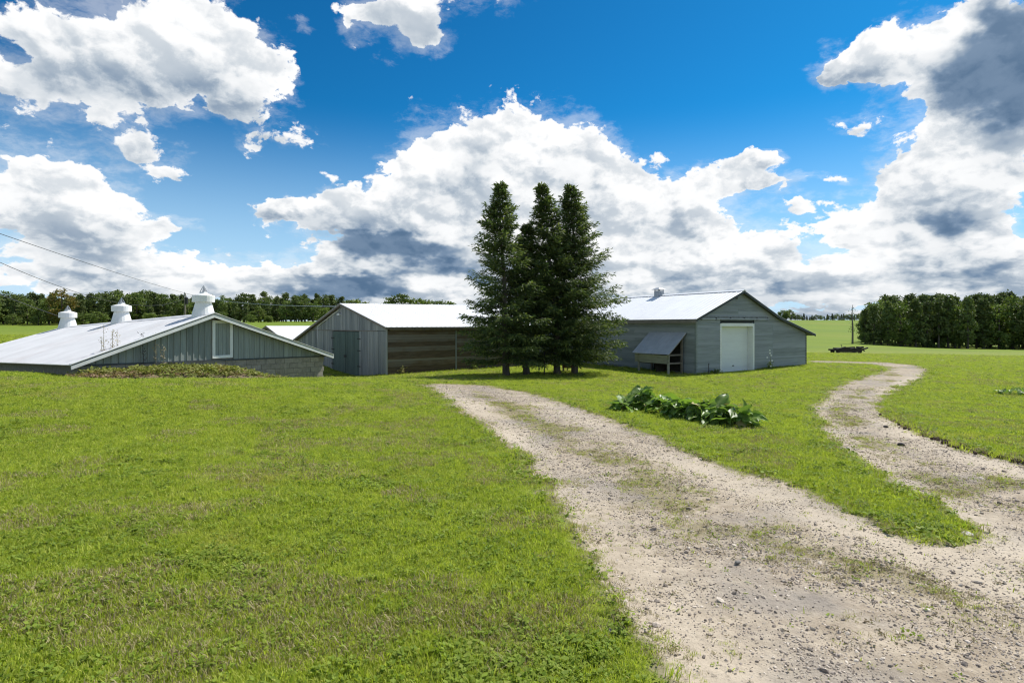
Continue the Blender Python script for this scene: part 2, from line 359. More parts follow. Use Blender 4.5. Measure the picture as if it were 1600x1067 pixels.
# ------------------------------------------------------------------ ground materials
def mat_base(name, rough=.9):
    m = bpy.data.materials.new(name); m.use_nodes = True; N = NT(m.node_tree)
    out = N.new('ShaderNodeOutputMaterial'); p = N.new('ShaderNodeBsdfPrincipled'); N.t.links.new(p.outputs[0], out.inputs[0])
    p.inputs['Roughness'].default_value = rough; p.inputs['Specular IOR Level'].default_value = .25
    return m, N, p
def mat_ground():
    m, N, p = mat_base('turf_and_gravel', .95)
    pos = N.new('ShaderNodeNewGeometry').outputs['Position']
    g = N.attr('gravel'); gr = N.attr('green'); fld = N.attr('field')
    # turf
    n1 = N.noise(pos, .35, 4, .6); n2 = N.noise(pos, 2.2, 5, .65); n3 = N.noise(pos, 14, 4, .7)
    turf = N.mix(N.mr(n2, .3, .7), GRASS_A, GRASS_B)
    turf = N.mix(N.m('MULTIPLY', N.mr(n1, .48, .72), .55), turf, GRASS_C)
    turf = N.mix(N.mr(n3, .35, .72, .0, .55), turf, (.05, .075, .012))
    # crop field farther off, with faint drill rows
    px_, py_, pz_ = N.sep(pos)
    fcol = N.mix(N.mr(N.noise(N.v('MULTIPLY', pos, (.02, .07, 0)), 1.0, 4, .6), .35, .65), (.165, .225, .014), (.13, .195, .016))
    fcol = N.mix(N.mr(N.noise(N.v('MULTIPLY', pos, (.02, .01, 0)), 1.0, 2, .5), .5, .7, 0, .5), fcol, (.20, .225, .03))
    turf = N.mix(fld, turf, fcol)
    # gravel and dust
    vr = N.vor(pos, 34, 'F1', detail=1, rough=.6); vcol = N.vor(pos, 34, 'F1', out='Color'); vbig = N.vor(pos, 13, 'F1')
    d1 = N.noise(pos, .8, 5, .6); d2 = N.noise(pos, 6, 6, .7)
    dust = N.mix(N.mr(d2, .3, .7), (.285, .23, .165), (.46, .385, .29))
    dust = N.mix(N.mr(d1, .46, .66, 0, .7), dust, (.24, .215, .19))
    rt = N.attr('rut'); dust = N.mix(N.m('MULTIPLY', rt, .8), dust, (.54, .46, .355))
    stone = N.mix(N.sep(vcol)[0], (.25, .215, .185), (.62, .55, .47))
    stony = N.mr(N.m('ADD', N.m('MULTIPLY', d1, .8), N.m('MULTIPLY', N.noise(pos, 2.6, 5, .7), .6)), .50, .80)
    gcol = N.mix(N.m('MULTIPLY', N.mr(vr, .50, .30), stony), dust, stone)
    gcol = N.mix(N.mr(N.noise(pos, 20, 3, .7), .56, .74, 0, .55), gcol, (.14, .12, .095))
    litter = N.mix(N.mr(n3, .3, .7), (.16, .15, .055), (.29, .235, .135))
    gcol = N.mix(N.mr(N.m('ADD', gr, N.m('MULTIPLY', N.m('SUBTRACT', N.noise(pos, 7, 5, .7), .5), .9)), .18, .65, 0, .80), gcol, litter)
    k = N.mr(N.m('ADD', g, N.m('MULTIPLY', N.m('SUBTRACT', N.noise(pos, 5, 5, .7), .5), .9)), .3, .7)
    soil = N.mix(N.mr(N.m('ABSOLUTE', N.m('SUBTRACT', k, .5)), .15, .5, .55, 0), N.mix(k, turf, gcol), (.17, .14, .095))
    N.put(p.inputs['Base Color'], soil)
    h = N.m('ADD', N.m('MULTIPLY', N.m('MULTIPLY', N.mr(vr, .0, .5, 1, 0), N.m('MULTIPLY', stony, k)), .9), N.m('ADD', N.m('MULTIPLY', n3, .7), N.m('MULTIPLY', d2, .5)))
    N.put(p.inputs['Normal'], N.bump(h, .9, .025))
    return m
GRASS_A, GRASS_B, GRASS_C = (.18, .23, .024), (.25, .295, .035), (.31, .305, .075)
M_GROUND = mat_ground()

# ------------------------------------------------------------------ ground sheet, split into lawn, field, drive and track
def build_ground():
    du, dv = .0066, .0068
    uf = np.arange(-1.35, 1.35+1e-6, du); uo = 1.35 + np.cumsum(np.geomspace(.02, .5, 16))
    us = np.concatenate([-uo[::-1], uf, uo])
    v0 = math.log(6.0); vf = np.arange(v0, math.log(6+62), dv); vc = np.linspace(math.log(6+62)+.02, math.log(3500), 90)
    Ys = np.exp(np.concatenate([vf, vc])) - 6; Yb = np.array([-14, -9, -6, -4, -2.6, -1.6, -.9, -.4, -.15])
    U, YY = np.meshgrid(us, np.concatenate([Yb, Ys])); X = U*(np.maximum(YY, 0) + 6)
    g, gr, Z = surface(X.ravel(), YY.ravel()); rt = rut(X.ravel(), YY.ravel()); x, y = X.ravel(), YY.ravel()
    # ruts and unevenness of the drive, ragged turf
    near = np.clip(1 - y/30, 0, 1)
    Z = Z + near*((fbm(x, y, 2.2, 1.)-.5)*.05*g + (fbm(x, y, 5., 5.)-.5)*.03*(1-g)) - .035*g*np.clip(1 - y/60, 0, 1)
    fl = np.clip((y - 66 - .12*np.abs(x) + 6*np.sin(x*.05))/5, 0, 1)
    fl = np.where(x < -10, np.clip((y - 42)/6, 0, 1), fl)
    nr, nc = X.shape; idx = np.arange(nr*nc).reshape(nr, nc)
    q = np.stack([idx[:-1,:-1], idx[:-1,1:], idx[1:,1:], idx[1:,:-1]], -1).reshape(-1, 4)
    gc = g[q].mean(1); fc = fl[q].mean(1); xc = x[q].mean(1); yc = y[q].mean(1)
    pxc = 800 + F*xc/np.maximum(yc, .1)
    cls = np.where(gc > .5, 1, 0); cls = np.where((cls == 1) & (yc > 8.3) & (pxc > 1255), 2, cls); cls = np.where((cls == 0) & (fc > .5), 3, cls)
    P = np.stack([x, y, Z], 1)
    for c, nm in ((0, 'lawn'), (1, 'gravel_drive'), (2, 'gravel_track'), (3, 'field')):
        f = q[cls == c]; used, inv = np.unique(f, return_inverse=True)
        me = mesh_np(nm, P[used], inv.reshape(-1, 4), M_GROUND, smooth=True)
        for an, arr in (('gravel', g), ('green', gr), ('field', fl), ('rut', rt)):
            a = me.attributes.new(an, 'FLOAT', 'POINT'); a.data.foreach_set('value', arr[used].astype(np.float32))
        tag(link(bpy.data.objects.new(nm, me)), kind='structure')
build_ground()

# ------------------------------------------------------------------ materials of the buildings
def mat_paint(name, c, rough=.6, vary=.12, grain=(3, 3, 14), gstr=.35, stain=None, stain_amt=.4, spec=.25, bump=.15, metal=0.0, hue=None, hue_amt=.5):
    """weathered painted board / metal: base colour, per-piece variation, grain, stains"""
    m, N, p = mat_base(name, rough)
    pos = N.new('ShaderNodeNewGeometry').outputs['Position']
    rnd = N.new('ShaderNodeObjectInfo').outputs['Random']
    gn = N.noise(N.v('MULTIPLY', pos, grain), 1.0, 6, .65)
    big = N.noise(pos, 1.1, 4, .6)
    lo = tuple(x*(1-gstr) for x in c); hi = tuple(min(1, x*(1+gstr*.6)) for x in c)
    col = N.mix(N.mr(gn, .25, .75), lo, hi)
    if hue: col = N.mix(N.m('MULTIPLY', N.mr(N.m('ADD', N.m('MULTIPLY', big, .6), N.m('MULTIPLY', rnd, .4)), .38, .62), hue_amt), col, hue)
    if stain: col = N.mix(N.m('MULTIPLY', N.mr(N.noise(N.v('MULTIPLY', pos, tuple(g*.35 for g in grain)), 1.0, 6, .7), .50, .74), stain_amt), col, stain)
    col = N.mix(1.0, col, N.comb(*[N.mr(rnd, 0, 1, 1-vary, 1+vary, False)]*3), 'MULTIPLY')
    N.put(p.inputs['Base Color'], col); p.inputs['Specular IOR Level'].default_value = spec; p.inputs['Metallic'].default_value = metal
    if bump: N.put(p.inputs['Normal'], N.bump(gn, bump, .01))
    return m
M_ROOF = mat_paint('white_roof_metal', (.86, .865, .87), .38, .025, (1.2, 1.2, 3), .04, (.62, .61, .58), .22, .5, .02)
M_ROOF_OLD = mat_paint('grey_roof_metal', (.64, .64, .65), .45, .045, (1.0, 1.0, 2.2), .09, (.40, .29, .25), .22, .4, .05)
M_GALV = mat_paint('galvanised_metal', (.33, .36, .40), .5, .08, (2, 2, 3), .18, (.24, .22, .20), .3, .4, .05)
M_AWNING = mat_paint('grey_awning_metal', (.43, .445, .455), .55, .04, (2, 2, 3), .12, (.28, .27, .26), .25, .5, .05)
M_SIDING = mat_paint('grey_lap_siding', (.285, .315, .315), .62, .18, (1.2, 1.2, 16), .18, (.13, .145, .14), .48, .25, .12, 0, (.265, .28, .305), .6)
M_BATTEN = mat_paint('grey_green_board', (.265, .295, .28), .75, .16, (8, 8, .7), .22, (.11, .12, .11), .35, .2, .2)
M_GREYWOOD = mat_paint('bluish_weathered_board', (.255, .275, .285), .85, .20, (9, 9, .6), .30, (.12, .125, .12), .5, .2, .3, 0, (.27, .275, .265), .6)
M_DOORGREEN = mat_paint('dull_green_door_paint', (.088, .125, .115), .7, .10, (9, 9, .6), .25, (.06, .075, .07), .4, .2, .2)
M_BROWN = mat_paint('weathered_brown_plank', (.155, .118, .085), .9, .24, (1.4, 1.4, 22), .45, (.075, .06, .048), .22, .15, .4, 0, (.19, .185, .17), .6)
M_TRIM = mat_paint('brown_grey_trim', (.20, .175, .15), .8, .1, (2, 2, 12), .3, (.10, .085, .07), .4)
M_DARKTRIM = mat_paint('dark_trim', (.075, .085, .09), .7, .1, (2, 2, 8), .25)
M_WHITE = mat_paint('white_paint', (.76, .765, .75), .5, .03, (2, 2, 6), .06, (.50, .49, .45), .25)
M_DOORWHITE = mat_paint('white_door_paint', (.70, .73, .745), .45, .02, (1, 1, 4), .04, (.55, .55, .53), .2)
M_FASCIA = mat_paint('pale_fascia', (.72, .725, .71), .55, .05, (2, 2, 8), .10, (.36, .35, .32), .4)
M_BLOCK = mat_paint('concrete_block', (.30, .275, .235), .95, .10, (9, 9, 9), .22, (.12, .11, .085), .5, .1, .5)
M_IRON = mat_paint('black_iron', (.03, .03, .032), .6, .1, (6, 6, 6), .3)
M_RUST = mat_paint('rusty_dark_steel', (.040, .034, .034), .75, .3, (4, 4, 6), .4, (.09, .05, .03), .4)
M_PALEWOOD = mat_paint('pale_weathered_wood', (.34, .335, .27), .85, .10, (2, 2, 16), .25, (.20, .185, .14), .45)
M_OLDWOOD = mat_paint('old_grey_wood', (.19, .165, .14), .9, .12, (6, 6, 3), .35, (.09, .08, .065), .45)
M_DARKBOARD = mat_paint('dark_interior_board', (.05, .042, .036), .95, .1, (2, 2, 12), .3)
M_WIRE = mat_paint('wire_sheath', (.07, .07, .075), .6, 0, (1, 1, 1), .1)

def z_(v, z): return Vector((v.x, v.y, z))
class Axes:
    """a building's own directions: s across the gable, b along the ridge, z up"""
    def __init__(s, o, ex, ey): s.o = Vector((o[0], o[1], 0)); s.ex = Vector((ex[0], ex[1], 0)).normalized(); s.ey = Vector((ey[0], ey[1], 0)).normalized(); s.z0 = o[2]
    def __call__(s, a, b, z): return s.o + s.ex*a + s.ey*b + Vector((0, 0, s.z0 + z))
def interp(prof):
    xs, ys = zip(*prof); return lambda s: float(np.interp(s, xs, ys))

def rib_sheet(P, a0, a1, b0, b1, zf, parent, mat, pitch=.30, rib=.013, thick=.012, name='roof_sheet'):
    """one metal roofing sheet lying from a0 to a1 down the slope, b0 to b1 along the eave, ribs running down the slope"""
    bs = [b0]; hs = [0.0]; n = max(1, int(round((b1-b0)/pitch)))
    for i in range(n):
        c = b0 + (i+.15)*(b1-b0)/n
        for dx, h in ((-.028, 0), (-.012, rib), (.012, rib), (.028, 0)):
            if c+dx > bs[-1] + .001 and c+dx < b1: bs.append(c+dx); hs.append(h)
    bs.append(b1); hs.append(0.0)
    mb = MB(); vs = []
    for a in (a0, a1):
        for b, h in zip(bs, hs): vs.append(P(a, b, zf(a, b) + h + thick))
    for a in (a0, a1): vs.append(P(a, b0, zf(a, b0))); vs.append(P(a, b1, zf(a, b1)))
    k = len(bs); fs = [(i, i+1, k+i+1, k+i) for i in range(k-1)]
    fs += [(2*k, 2*k+1, 2*k+3, 2*k+2), (0, k, 2*k+2, 2*k), (k-1, 2*k-1, 2*k+3, 2*k+1)]
    fs += [tuple(list(range(k)) + [2*k+1, 2*k]), tuple(list(range(k, 2*k)) + [2*k+3, 2*k+2])]
    mb.add(vs, fs); return mb.build(name, mat, parent)
def wave_sheet(P, a0, a1, b0, b1, zf, parent, mat, waves=9, amp=.014, name='roof_sheet'):
    n = waves*4; bs = np.linspace(b0, b1, n+1); mb = MB(); vs = []
    for t in (0.0, .014):
        for a in (a0, a1):
            for i, b in enumerate(bs): vs.append(P(a, b, zf(a, b) + amp*math.sin(2*math.pi*i/4) + t))
    k = n+1; fs = []
    for i in range(n):
        fs += [(i, i+1, k+i+1, k+i), (2*k+i, 2*k+i+1, 3*k+i+1, 3*k+i), (i, i+1, 2*k+i+1, 2*k+i), (k+i, k+i+1, 3*k+i+1, 3*k+i)]
    fs += [(0, k, 3*k, 2*k), (n, k+n, 3*k+n, 2*k+n)]
    mb.add(vs, fs); return mb.build(name, mat, parent, smooth=False)
def lap_board(P, face, u0, u1a, u0t, u1t, z0, z1, parent, mat, name='siding_board'):
    """one horizontal lap board; face(u, off, z) gives the point of the wall at u with off outwards; top edge may be shorter"""
    mb = MB()
    mb.hexa([face(u0, 0, z0), face(u1a, 0, z0), face(u1a, .036, z0), face(u0, .036, z0),
             face(u0t, 0, z1+.012), face(u1t, 0, z1+.012), face(u1t, .007, z1+.012), face(u0t, .007, z1+.012)])
    return mb.build(name, mat, parent)

# ------------------------------------------------------------------ grey barn with the white roll-up door
def grey_barn():
    P = Axes((9.6, 30, CAMZ-2.57), (.8576, .5146), (-.5146, .8576))
    root = thing('grey_barn', 'long grey lap sided barn with white roll-up door and white metal roof', 'barn', P(4.5, 8, 0))
    LEN = 17.0; W = 9.58
    prof = [(-.3, 2.87), (3.5, 4.46), (6.76, 3.02), (10.17, 2.02)]; zr = interp(prof); wall = lambda s: zr(s) - .10
    rng = random.Random(3)
    # wall cores behind the boards
    core = MB()
    for s0, s1 in ((0.03, 1.94-.02), (4.56+.02, 6.76), (6.76, W-.03)):
        core.hexa([P(s0, .03, -.4), P(s1, .03, -.4), P(s1, .13, -.4), P(s0, .13, -.4), P(s0, .03, wall(s0)-.02), P(s1, .03, wall(s1)-.02), P(s1, .13, wall(s1)-.02), P(s0, .13, wall(s0)-.02)])
    core.add([P(1.92, .03, 2.75), P(4.58, .03, 2.75), P(4.58, .03, wall(4.58)-.02), P(3.5, .03, wall(3.5)-.02), P(1.92, .03, wall(1.92)-.02),
              P(1.92, .13, 2.75), P(4.58, .13, 2.75), P(4.58, .13, wall(4.58)-.02), P(3.5, .13, wall(3.5)-.02), P(1.92, .13, wall(1.92)-.02)],
             [(0,1,2,3,4), (9,8,7,6,5), (0,1,6,5), (1,2,7,6), (2,3,8,7), (3,4,9,8), (4,0,5,9)])
    core.box(P(.03, .13, -.4), P.ex*.10, P.ey*(LEN-.2), (0,0,2.95)); core.box(P(W-.13, .13, -.4), P.ex*.10, P.ey*(LEN-.2), (0,0,2.40))
    core.build('wall', M_DARKTRIM, root)
    bw = MB(); bw.add([P(0, LEN, -.4), P(W, LEN, -.4), P(W, LEN, wall(W)), P(6.76, LEN, wall(6.76)), P(3.5, LEN, wall(3.5)), P(0, LEN, wall(0)),
                       P(0, LEN-.1, -.4), P(W, LEN-.1, -.4), P(W, LEN-.1, wall(W)), P(6.76, LEN-.1, wall(6.76)), P(3.5, LEN-.1, wall(3.5)), P(0, LEN-.1, wall(0))],
                      [(0,1,2,3,4,5), (11,10,9,8,7,6), (0,1,7,6), (1,2,8,7), (2,3,9,8), (3,4,10,9), (4,5,11,10), (5,0,6,11)])
    bw.build('back_wall', M_SIDING, root)
    # lap boards: gable
    face = lambda u, off, z: P(u, -off, z)
    H = .15; z = -.12
    def lim(zz):
        lo = 0.0 if zz <= wall(0) else float(np.interp(zz, [wall(0), wall(3.5)], [0, 3.5]))
        hi = W if zz <= wall(W) else (float(np.interp(-zz, [-wall(6.76), -wall(W)], [6.76, W])) if zz <= wall(6.76) else float(np.interp(-zz, [-wall(3.5), -wall(6.76)], [3.5, 6.76])))
        return lo, hi
    while z < wall(3.5) - .06:
        z1 = min(z + H, wall(3.5) - .02); l0, r0 = lim(z); l1, r1 = lim(z1)
        cuts = []
        if z < 2.74: cuts = [(l0, 1.94-.125, l1, 1.94-.125), (4.56+.125, r0, 4.56+.125, r1)]
        else: cuts = [(l0, r0, l1, r1)]
        for a, b, at, bt in cuts:
            if b - a > 3.2 and z < 3.4:
                sp = 6.35 if a > 4 else 3.3 + rng.uniform(-.02, .02); sp = sp if a < sp < b else (a+b)/2
                lap_board(P, face, a, sp-.004, at, sp-.004, z, z1, root, M_SIDING); lap_board(P, face, sp+.004, b, sp+.004, bt, z, z1, root, M_SIDING)
            elif b - a > .1: lap_board(P, face, a, b, at, max(bt, at+.02), z, z1, root, M_SIDING)
        z = z1
    # long wall in the shade
    facel = lambda u, off, z: P(-off, u, z)
    z = -.12; i = 0
    while z < 2.86:
        j = [0.0, 4.6 + (i % 3)*1.1, 9.4 + (i % 2)*1.7, 14.3]
        for a, b in zip(j[:-1], j[1:]): lap_board(P, facel, a + (.10 if a == 0 else .004), b - .004, a + (.10 if a == 0 else .004), b - .004, z, min(z+H, 2.88), root, M_SIDING)
        z += H; i += 1
    # right hand lean-to wall, seen edge on
    facer = lambda u, off, z: P(W + off, u, z); z = -.1
    while z < 2.0: lap_board(P, facer, .1, LEN-.1, .1, LEN-.1, z, z+.25, root, M_SIDING); z += .25
    mb = MB(); mb.box(P(-.03, -.03, -.3), P.ex*.10, P.ey*.12, (0,0,3.15)); mb.build('corner_board', M_SIDING, root)
    mb = MB(); mb.box(P(W-.06, -.032, -.3), P.ex*.095, P.ey*.12, (0,0,2.38)); mb.build('corner_board', M_DARKTRIM, root)
    # roof sheets
    zf = lambda a, b: zr(a)
    n = 19; w = (LEN + .55)/n
    for k in range(n):
        b0 = -.28 + k*w
        rib_sheet(P, -.32, 3.5, b0+.003, b0+w-.003, zf, root, M_ROOF)
        rib_sheet(P, 3.5, 6.76, b0+.003, b0+w-.003, zf, root, M_ROOF)
        rib_sheet(P, 6.76, 10.17, b0+.003, b0+w-.003, zf, root, M_ROOF)
    # under-roof deck, rakes, eave board
    mb = MB()
    for (sa, za), (sb, zb) in zip(prof[:-1], prof[1:]):
        mb.hexa([P(sa, -.24, za-.09), P(sb, -.24, zb-.09), P(sb, LEN+.2, zb-.09), P(sa, LEN+.2, za-.09), P(sa, -.24, za-.006), P(sb, -.24, zb-.006), P(sb, LEN+.2, zb-.006), P(sa, LEN+.2, za-.006)])
    mb.build('roof_deck', M_DARKTRIM, root)
    for (sa, za), (sb, zb) in zip(prof[:-1], prof[1:]):
        mb = MB(); mb.hexa([P(sa, -.275, za-.13), P(sb, -.275, zb-.13), P(sb, -.243, zb-.13), P(sa, -.243, za-.13), P(sa, -.275, za-.004), P(sb, -.275, zb-.004), P(sb, -.243, zb-.004), P(sa, -.243, za-.004)])
        mb.build('rake_board', M_DARKTRIM, root)
    mb = MB(); mb.box(P(-.335, -.27, 2.87-.19), P.ex*.03, P.ey*(LEN+.4), (0,0,.17)); mb.build('eave_board', M_TRIM, root)
    mb = MB()
    for sgn, e in ((-1, 3.5-.16), (1, 3.5+.16)):
        mb.hexa([P(3.5, -.29, 4.50), P(e, -.29, zr(e)+.042), P(e, LEN+.28, zr(e)+.042), P(3.5, LEN+.28, 4.50), P(3.5, -.29, 4.52), P(e, -.29, zr(e)+.056), P(e, LEN+.28, zr(e)+.056), P(3.5, LEN+.28, 4.52)])
    mb.build('ridge_cap', M_ROOF, root)
    # roll-up door deep in its opening
    df = MB()
    df.box(P(1.94-.12, -.035, -.2), P.ex*.12, P.ey*.46, (0,0,2.86)); df.box(P(4.56, -.035, -.2), P.ex*.12, P.ey*.46, (0,0,2.86)); df.box(P(1.94, -.036, 2.50), P.ex*2.62, P.ey*.46, (0,0,.18))
    frame = df.build('door_frame', M_WHITE, root)
    door = MB(); door.box(P(1.945, .33, -.25), P.ex*2.61, P.ey*.03, (0,0,2.74)); door = door.build('rollup_door', M_DOORWHITE, root)
    for k in range(6):
        mb = MB(); mb.box(P(1.95, .305, -.2 + k*.455), P.ex*2.60, P.ey*.024, (0,0,.447)); mb.build('panel', M_DOORWHITE, door)
    mb = MB(); mb.box(P(3.2, .285, .30), P.ex*.16, P.ey*.02, (0,0,.05)); mb.build('handle', M_IRON, door)
    # old sliding door rail above the door
    mb = MB(); mb.beam(P(.28, -.075, 2.90), P(5.85, -.075, 2.90), .05, .075); rail = mb.build('door_rail', M_GALV, root)
    for a in (.32, 1.45, 2.6, 3.75, 4.85, 5.8):
        mb = MB(); mb.box(P(a-.03, -.10, 2.84), P.ex*.06, P.ey*.075, (0,0,.14)); mb.build('bracket', M_RUST, rail)
    mb = MB(); mb.box(P(.25, -.055, 2.955), P.ex*5.6, P.ey*.028, (0,0,.10)); mb.build('rail_board', M_GREYWOOD, root)
    mb = MB(); mb.box(P(3.05, -.06, 4.0), P.ex*.16, P.ey*.05, (0,0,.16)); mb.build('gable_vent', M_IRON, root)
    # water table board along the gable foot
    mb = MB(); mb.box(P(4.75, -.045, .62), P.ex*4.75, P.ey*.018, (0,0,.05)); mb.build('skirt_board', M_SIDING, root)
    # ridge ventilator
    v = MB(); v.box(P(3.27, 5.9, 4.25), P.ex*.46, P.ey*.42, (0,0,.52)); vent = v.build('roof_vent', M_GALV, root)
    v = MB(); v.hexa([P(3.14, 5.77, 4.84), P(3.86, 5.77, 4.84), P(3.86, 6.45, 4.84), P(3.14, 6.45, 4.84), P(3.36, 5.98, 4.97), P(3.64, 5.98, 4.97), P(3.64, 6.24, 4.97), P(3.36, 6.24, 4.97)]); v.build('cowl', M_GALV, vent)
    v = MB()
    for a, b in ((3.29, 5.92), (3.67, 5.92), (3.29, 6.26), (3.67, 6.26)): v.box(P(a, b, 4.77), P.ex*.04, P.ey*.04, (0,0,.075))
    v.build('post', M_IRON, vent)
    return P
GB = grey_barn()

# lean-to shelter against the long wall
def shelter():
    P = GB
    root = thing('feed_shelter', 'low feeder shelter with slanting grey metal roof against barn side', 'shelter', P(-.7, 2, 0))
    pt = lambda t, b, z: P(-.05-t, b, z)
    zr = lambda t: 2.17 - 1.12*t/1.30
    n = 4; w = 2.75/n
    for k in range(n):
        b0 = .6 + k*w
        rib_sheet(pt, .0, 1.32, b0+.003, b0+w-.003, lambda t, b: zr(t), root, M_AWNING, pitch=.34, rib=.018)
    mb = MB(); mb.hexa([pt(0, .62, zr(0)-.07), pt(1.28, .62, zr(1.28)-.07), pt(1.28, .66, zr(1.28)-.07), pt(0, .66, zr(0)-.07), pt(0, .62, zr(0)-.004), pt(1.28, .62, zr(1.28)-.004), pt(1.28, .66, zr(1.28)-.004), pt(0, .66, zr(0)-.004)]); mb.build('rafter', M_OLDWOOD, root)
    mb = MB(); mb.hexa([pt(0, 3.29, zr(0)-.07), pt(1.28, 3.29, zr(1.28)-.07), pt(1.28, 3.33, zr(1.28)-.07), pt(0, 3.33, zr(0)-.07), pt(0, 3.29, zr(0)-.004), pt(1.28, 3.29, zr(1.28)-.004), pt(1.28, 3.33, zr(1.28)-.004), pt(0, 3.33, zr(0)-.004)]); mb.build('rafter', M_OLDWOOD, root)
    for k in range(3):   # front boards
        mb = MB(); mb.box(pt(1.17, .72, .545 + k*.148), pt(1.19, 0, 0)-pt(1.17, 0, 0), P.ey*2.55, (0,0,.142)); mb.build('front_board', M_PALEWOOD, root)
    for t, b in ((1.10, .76), (1.10, 2.95), (.12, .76), (.12, 2.95)):
        mb = MB(); mb.box(pt(t, b, -.35), pt(t+.09, 0, 0)-pt(t, 0, 0), P.ey*.09, (0,0,.35 + (zr(t+.09)-.08))); mb.build('leg', M_PALEWOOD if t > 1 else M_OLDWOOD, root)
    for z in (.95, .52):
        mb = MB(); mb.box(pt(.21, .765, z), pt(1.09, 0, 0)-pt(.21, 0, 0), P.ey*.05, (0,0,.09)); mb.build('side_rail', M_OLDWOOD, root)
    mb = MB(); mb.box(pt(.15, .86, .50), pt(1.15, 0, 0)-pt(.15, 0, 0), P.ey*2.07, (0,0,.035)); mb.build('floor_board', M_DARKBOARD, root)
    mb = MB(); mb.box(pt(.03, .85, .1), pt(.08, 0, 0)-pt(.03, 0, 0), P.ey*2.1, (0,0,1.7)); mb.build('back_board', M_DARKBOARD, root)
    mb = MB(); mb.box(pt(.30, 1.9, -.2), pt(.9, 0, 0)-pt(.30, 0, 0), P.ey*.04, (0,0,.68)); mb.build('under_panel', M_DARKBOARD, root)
shelter()

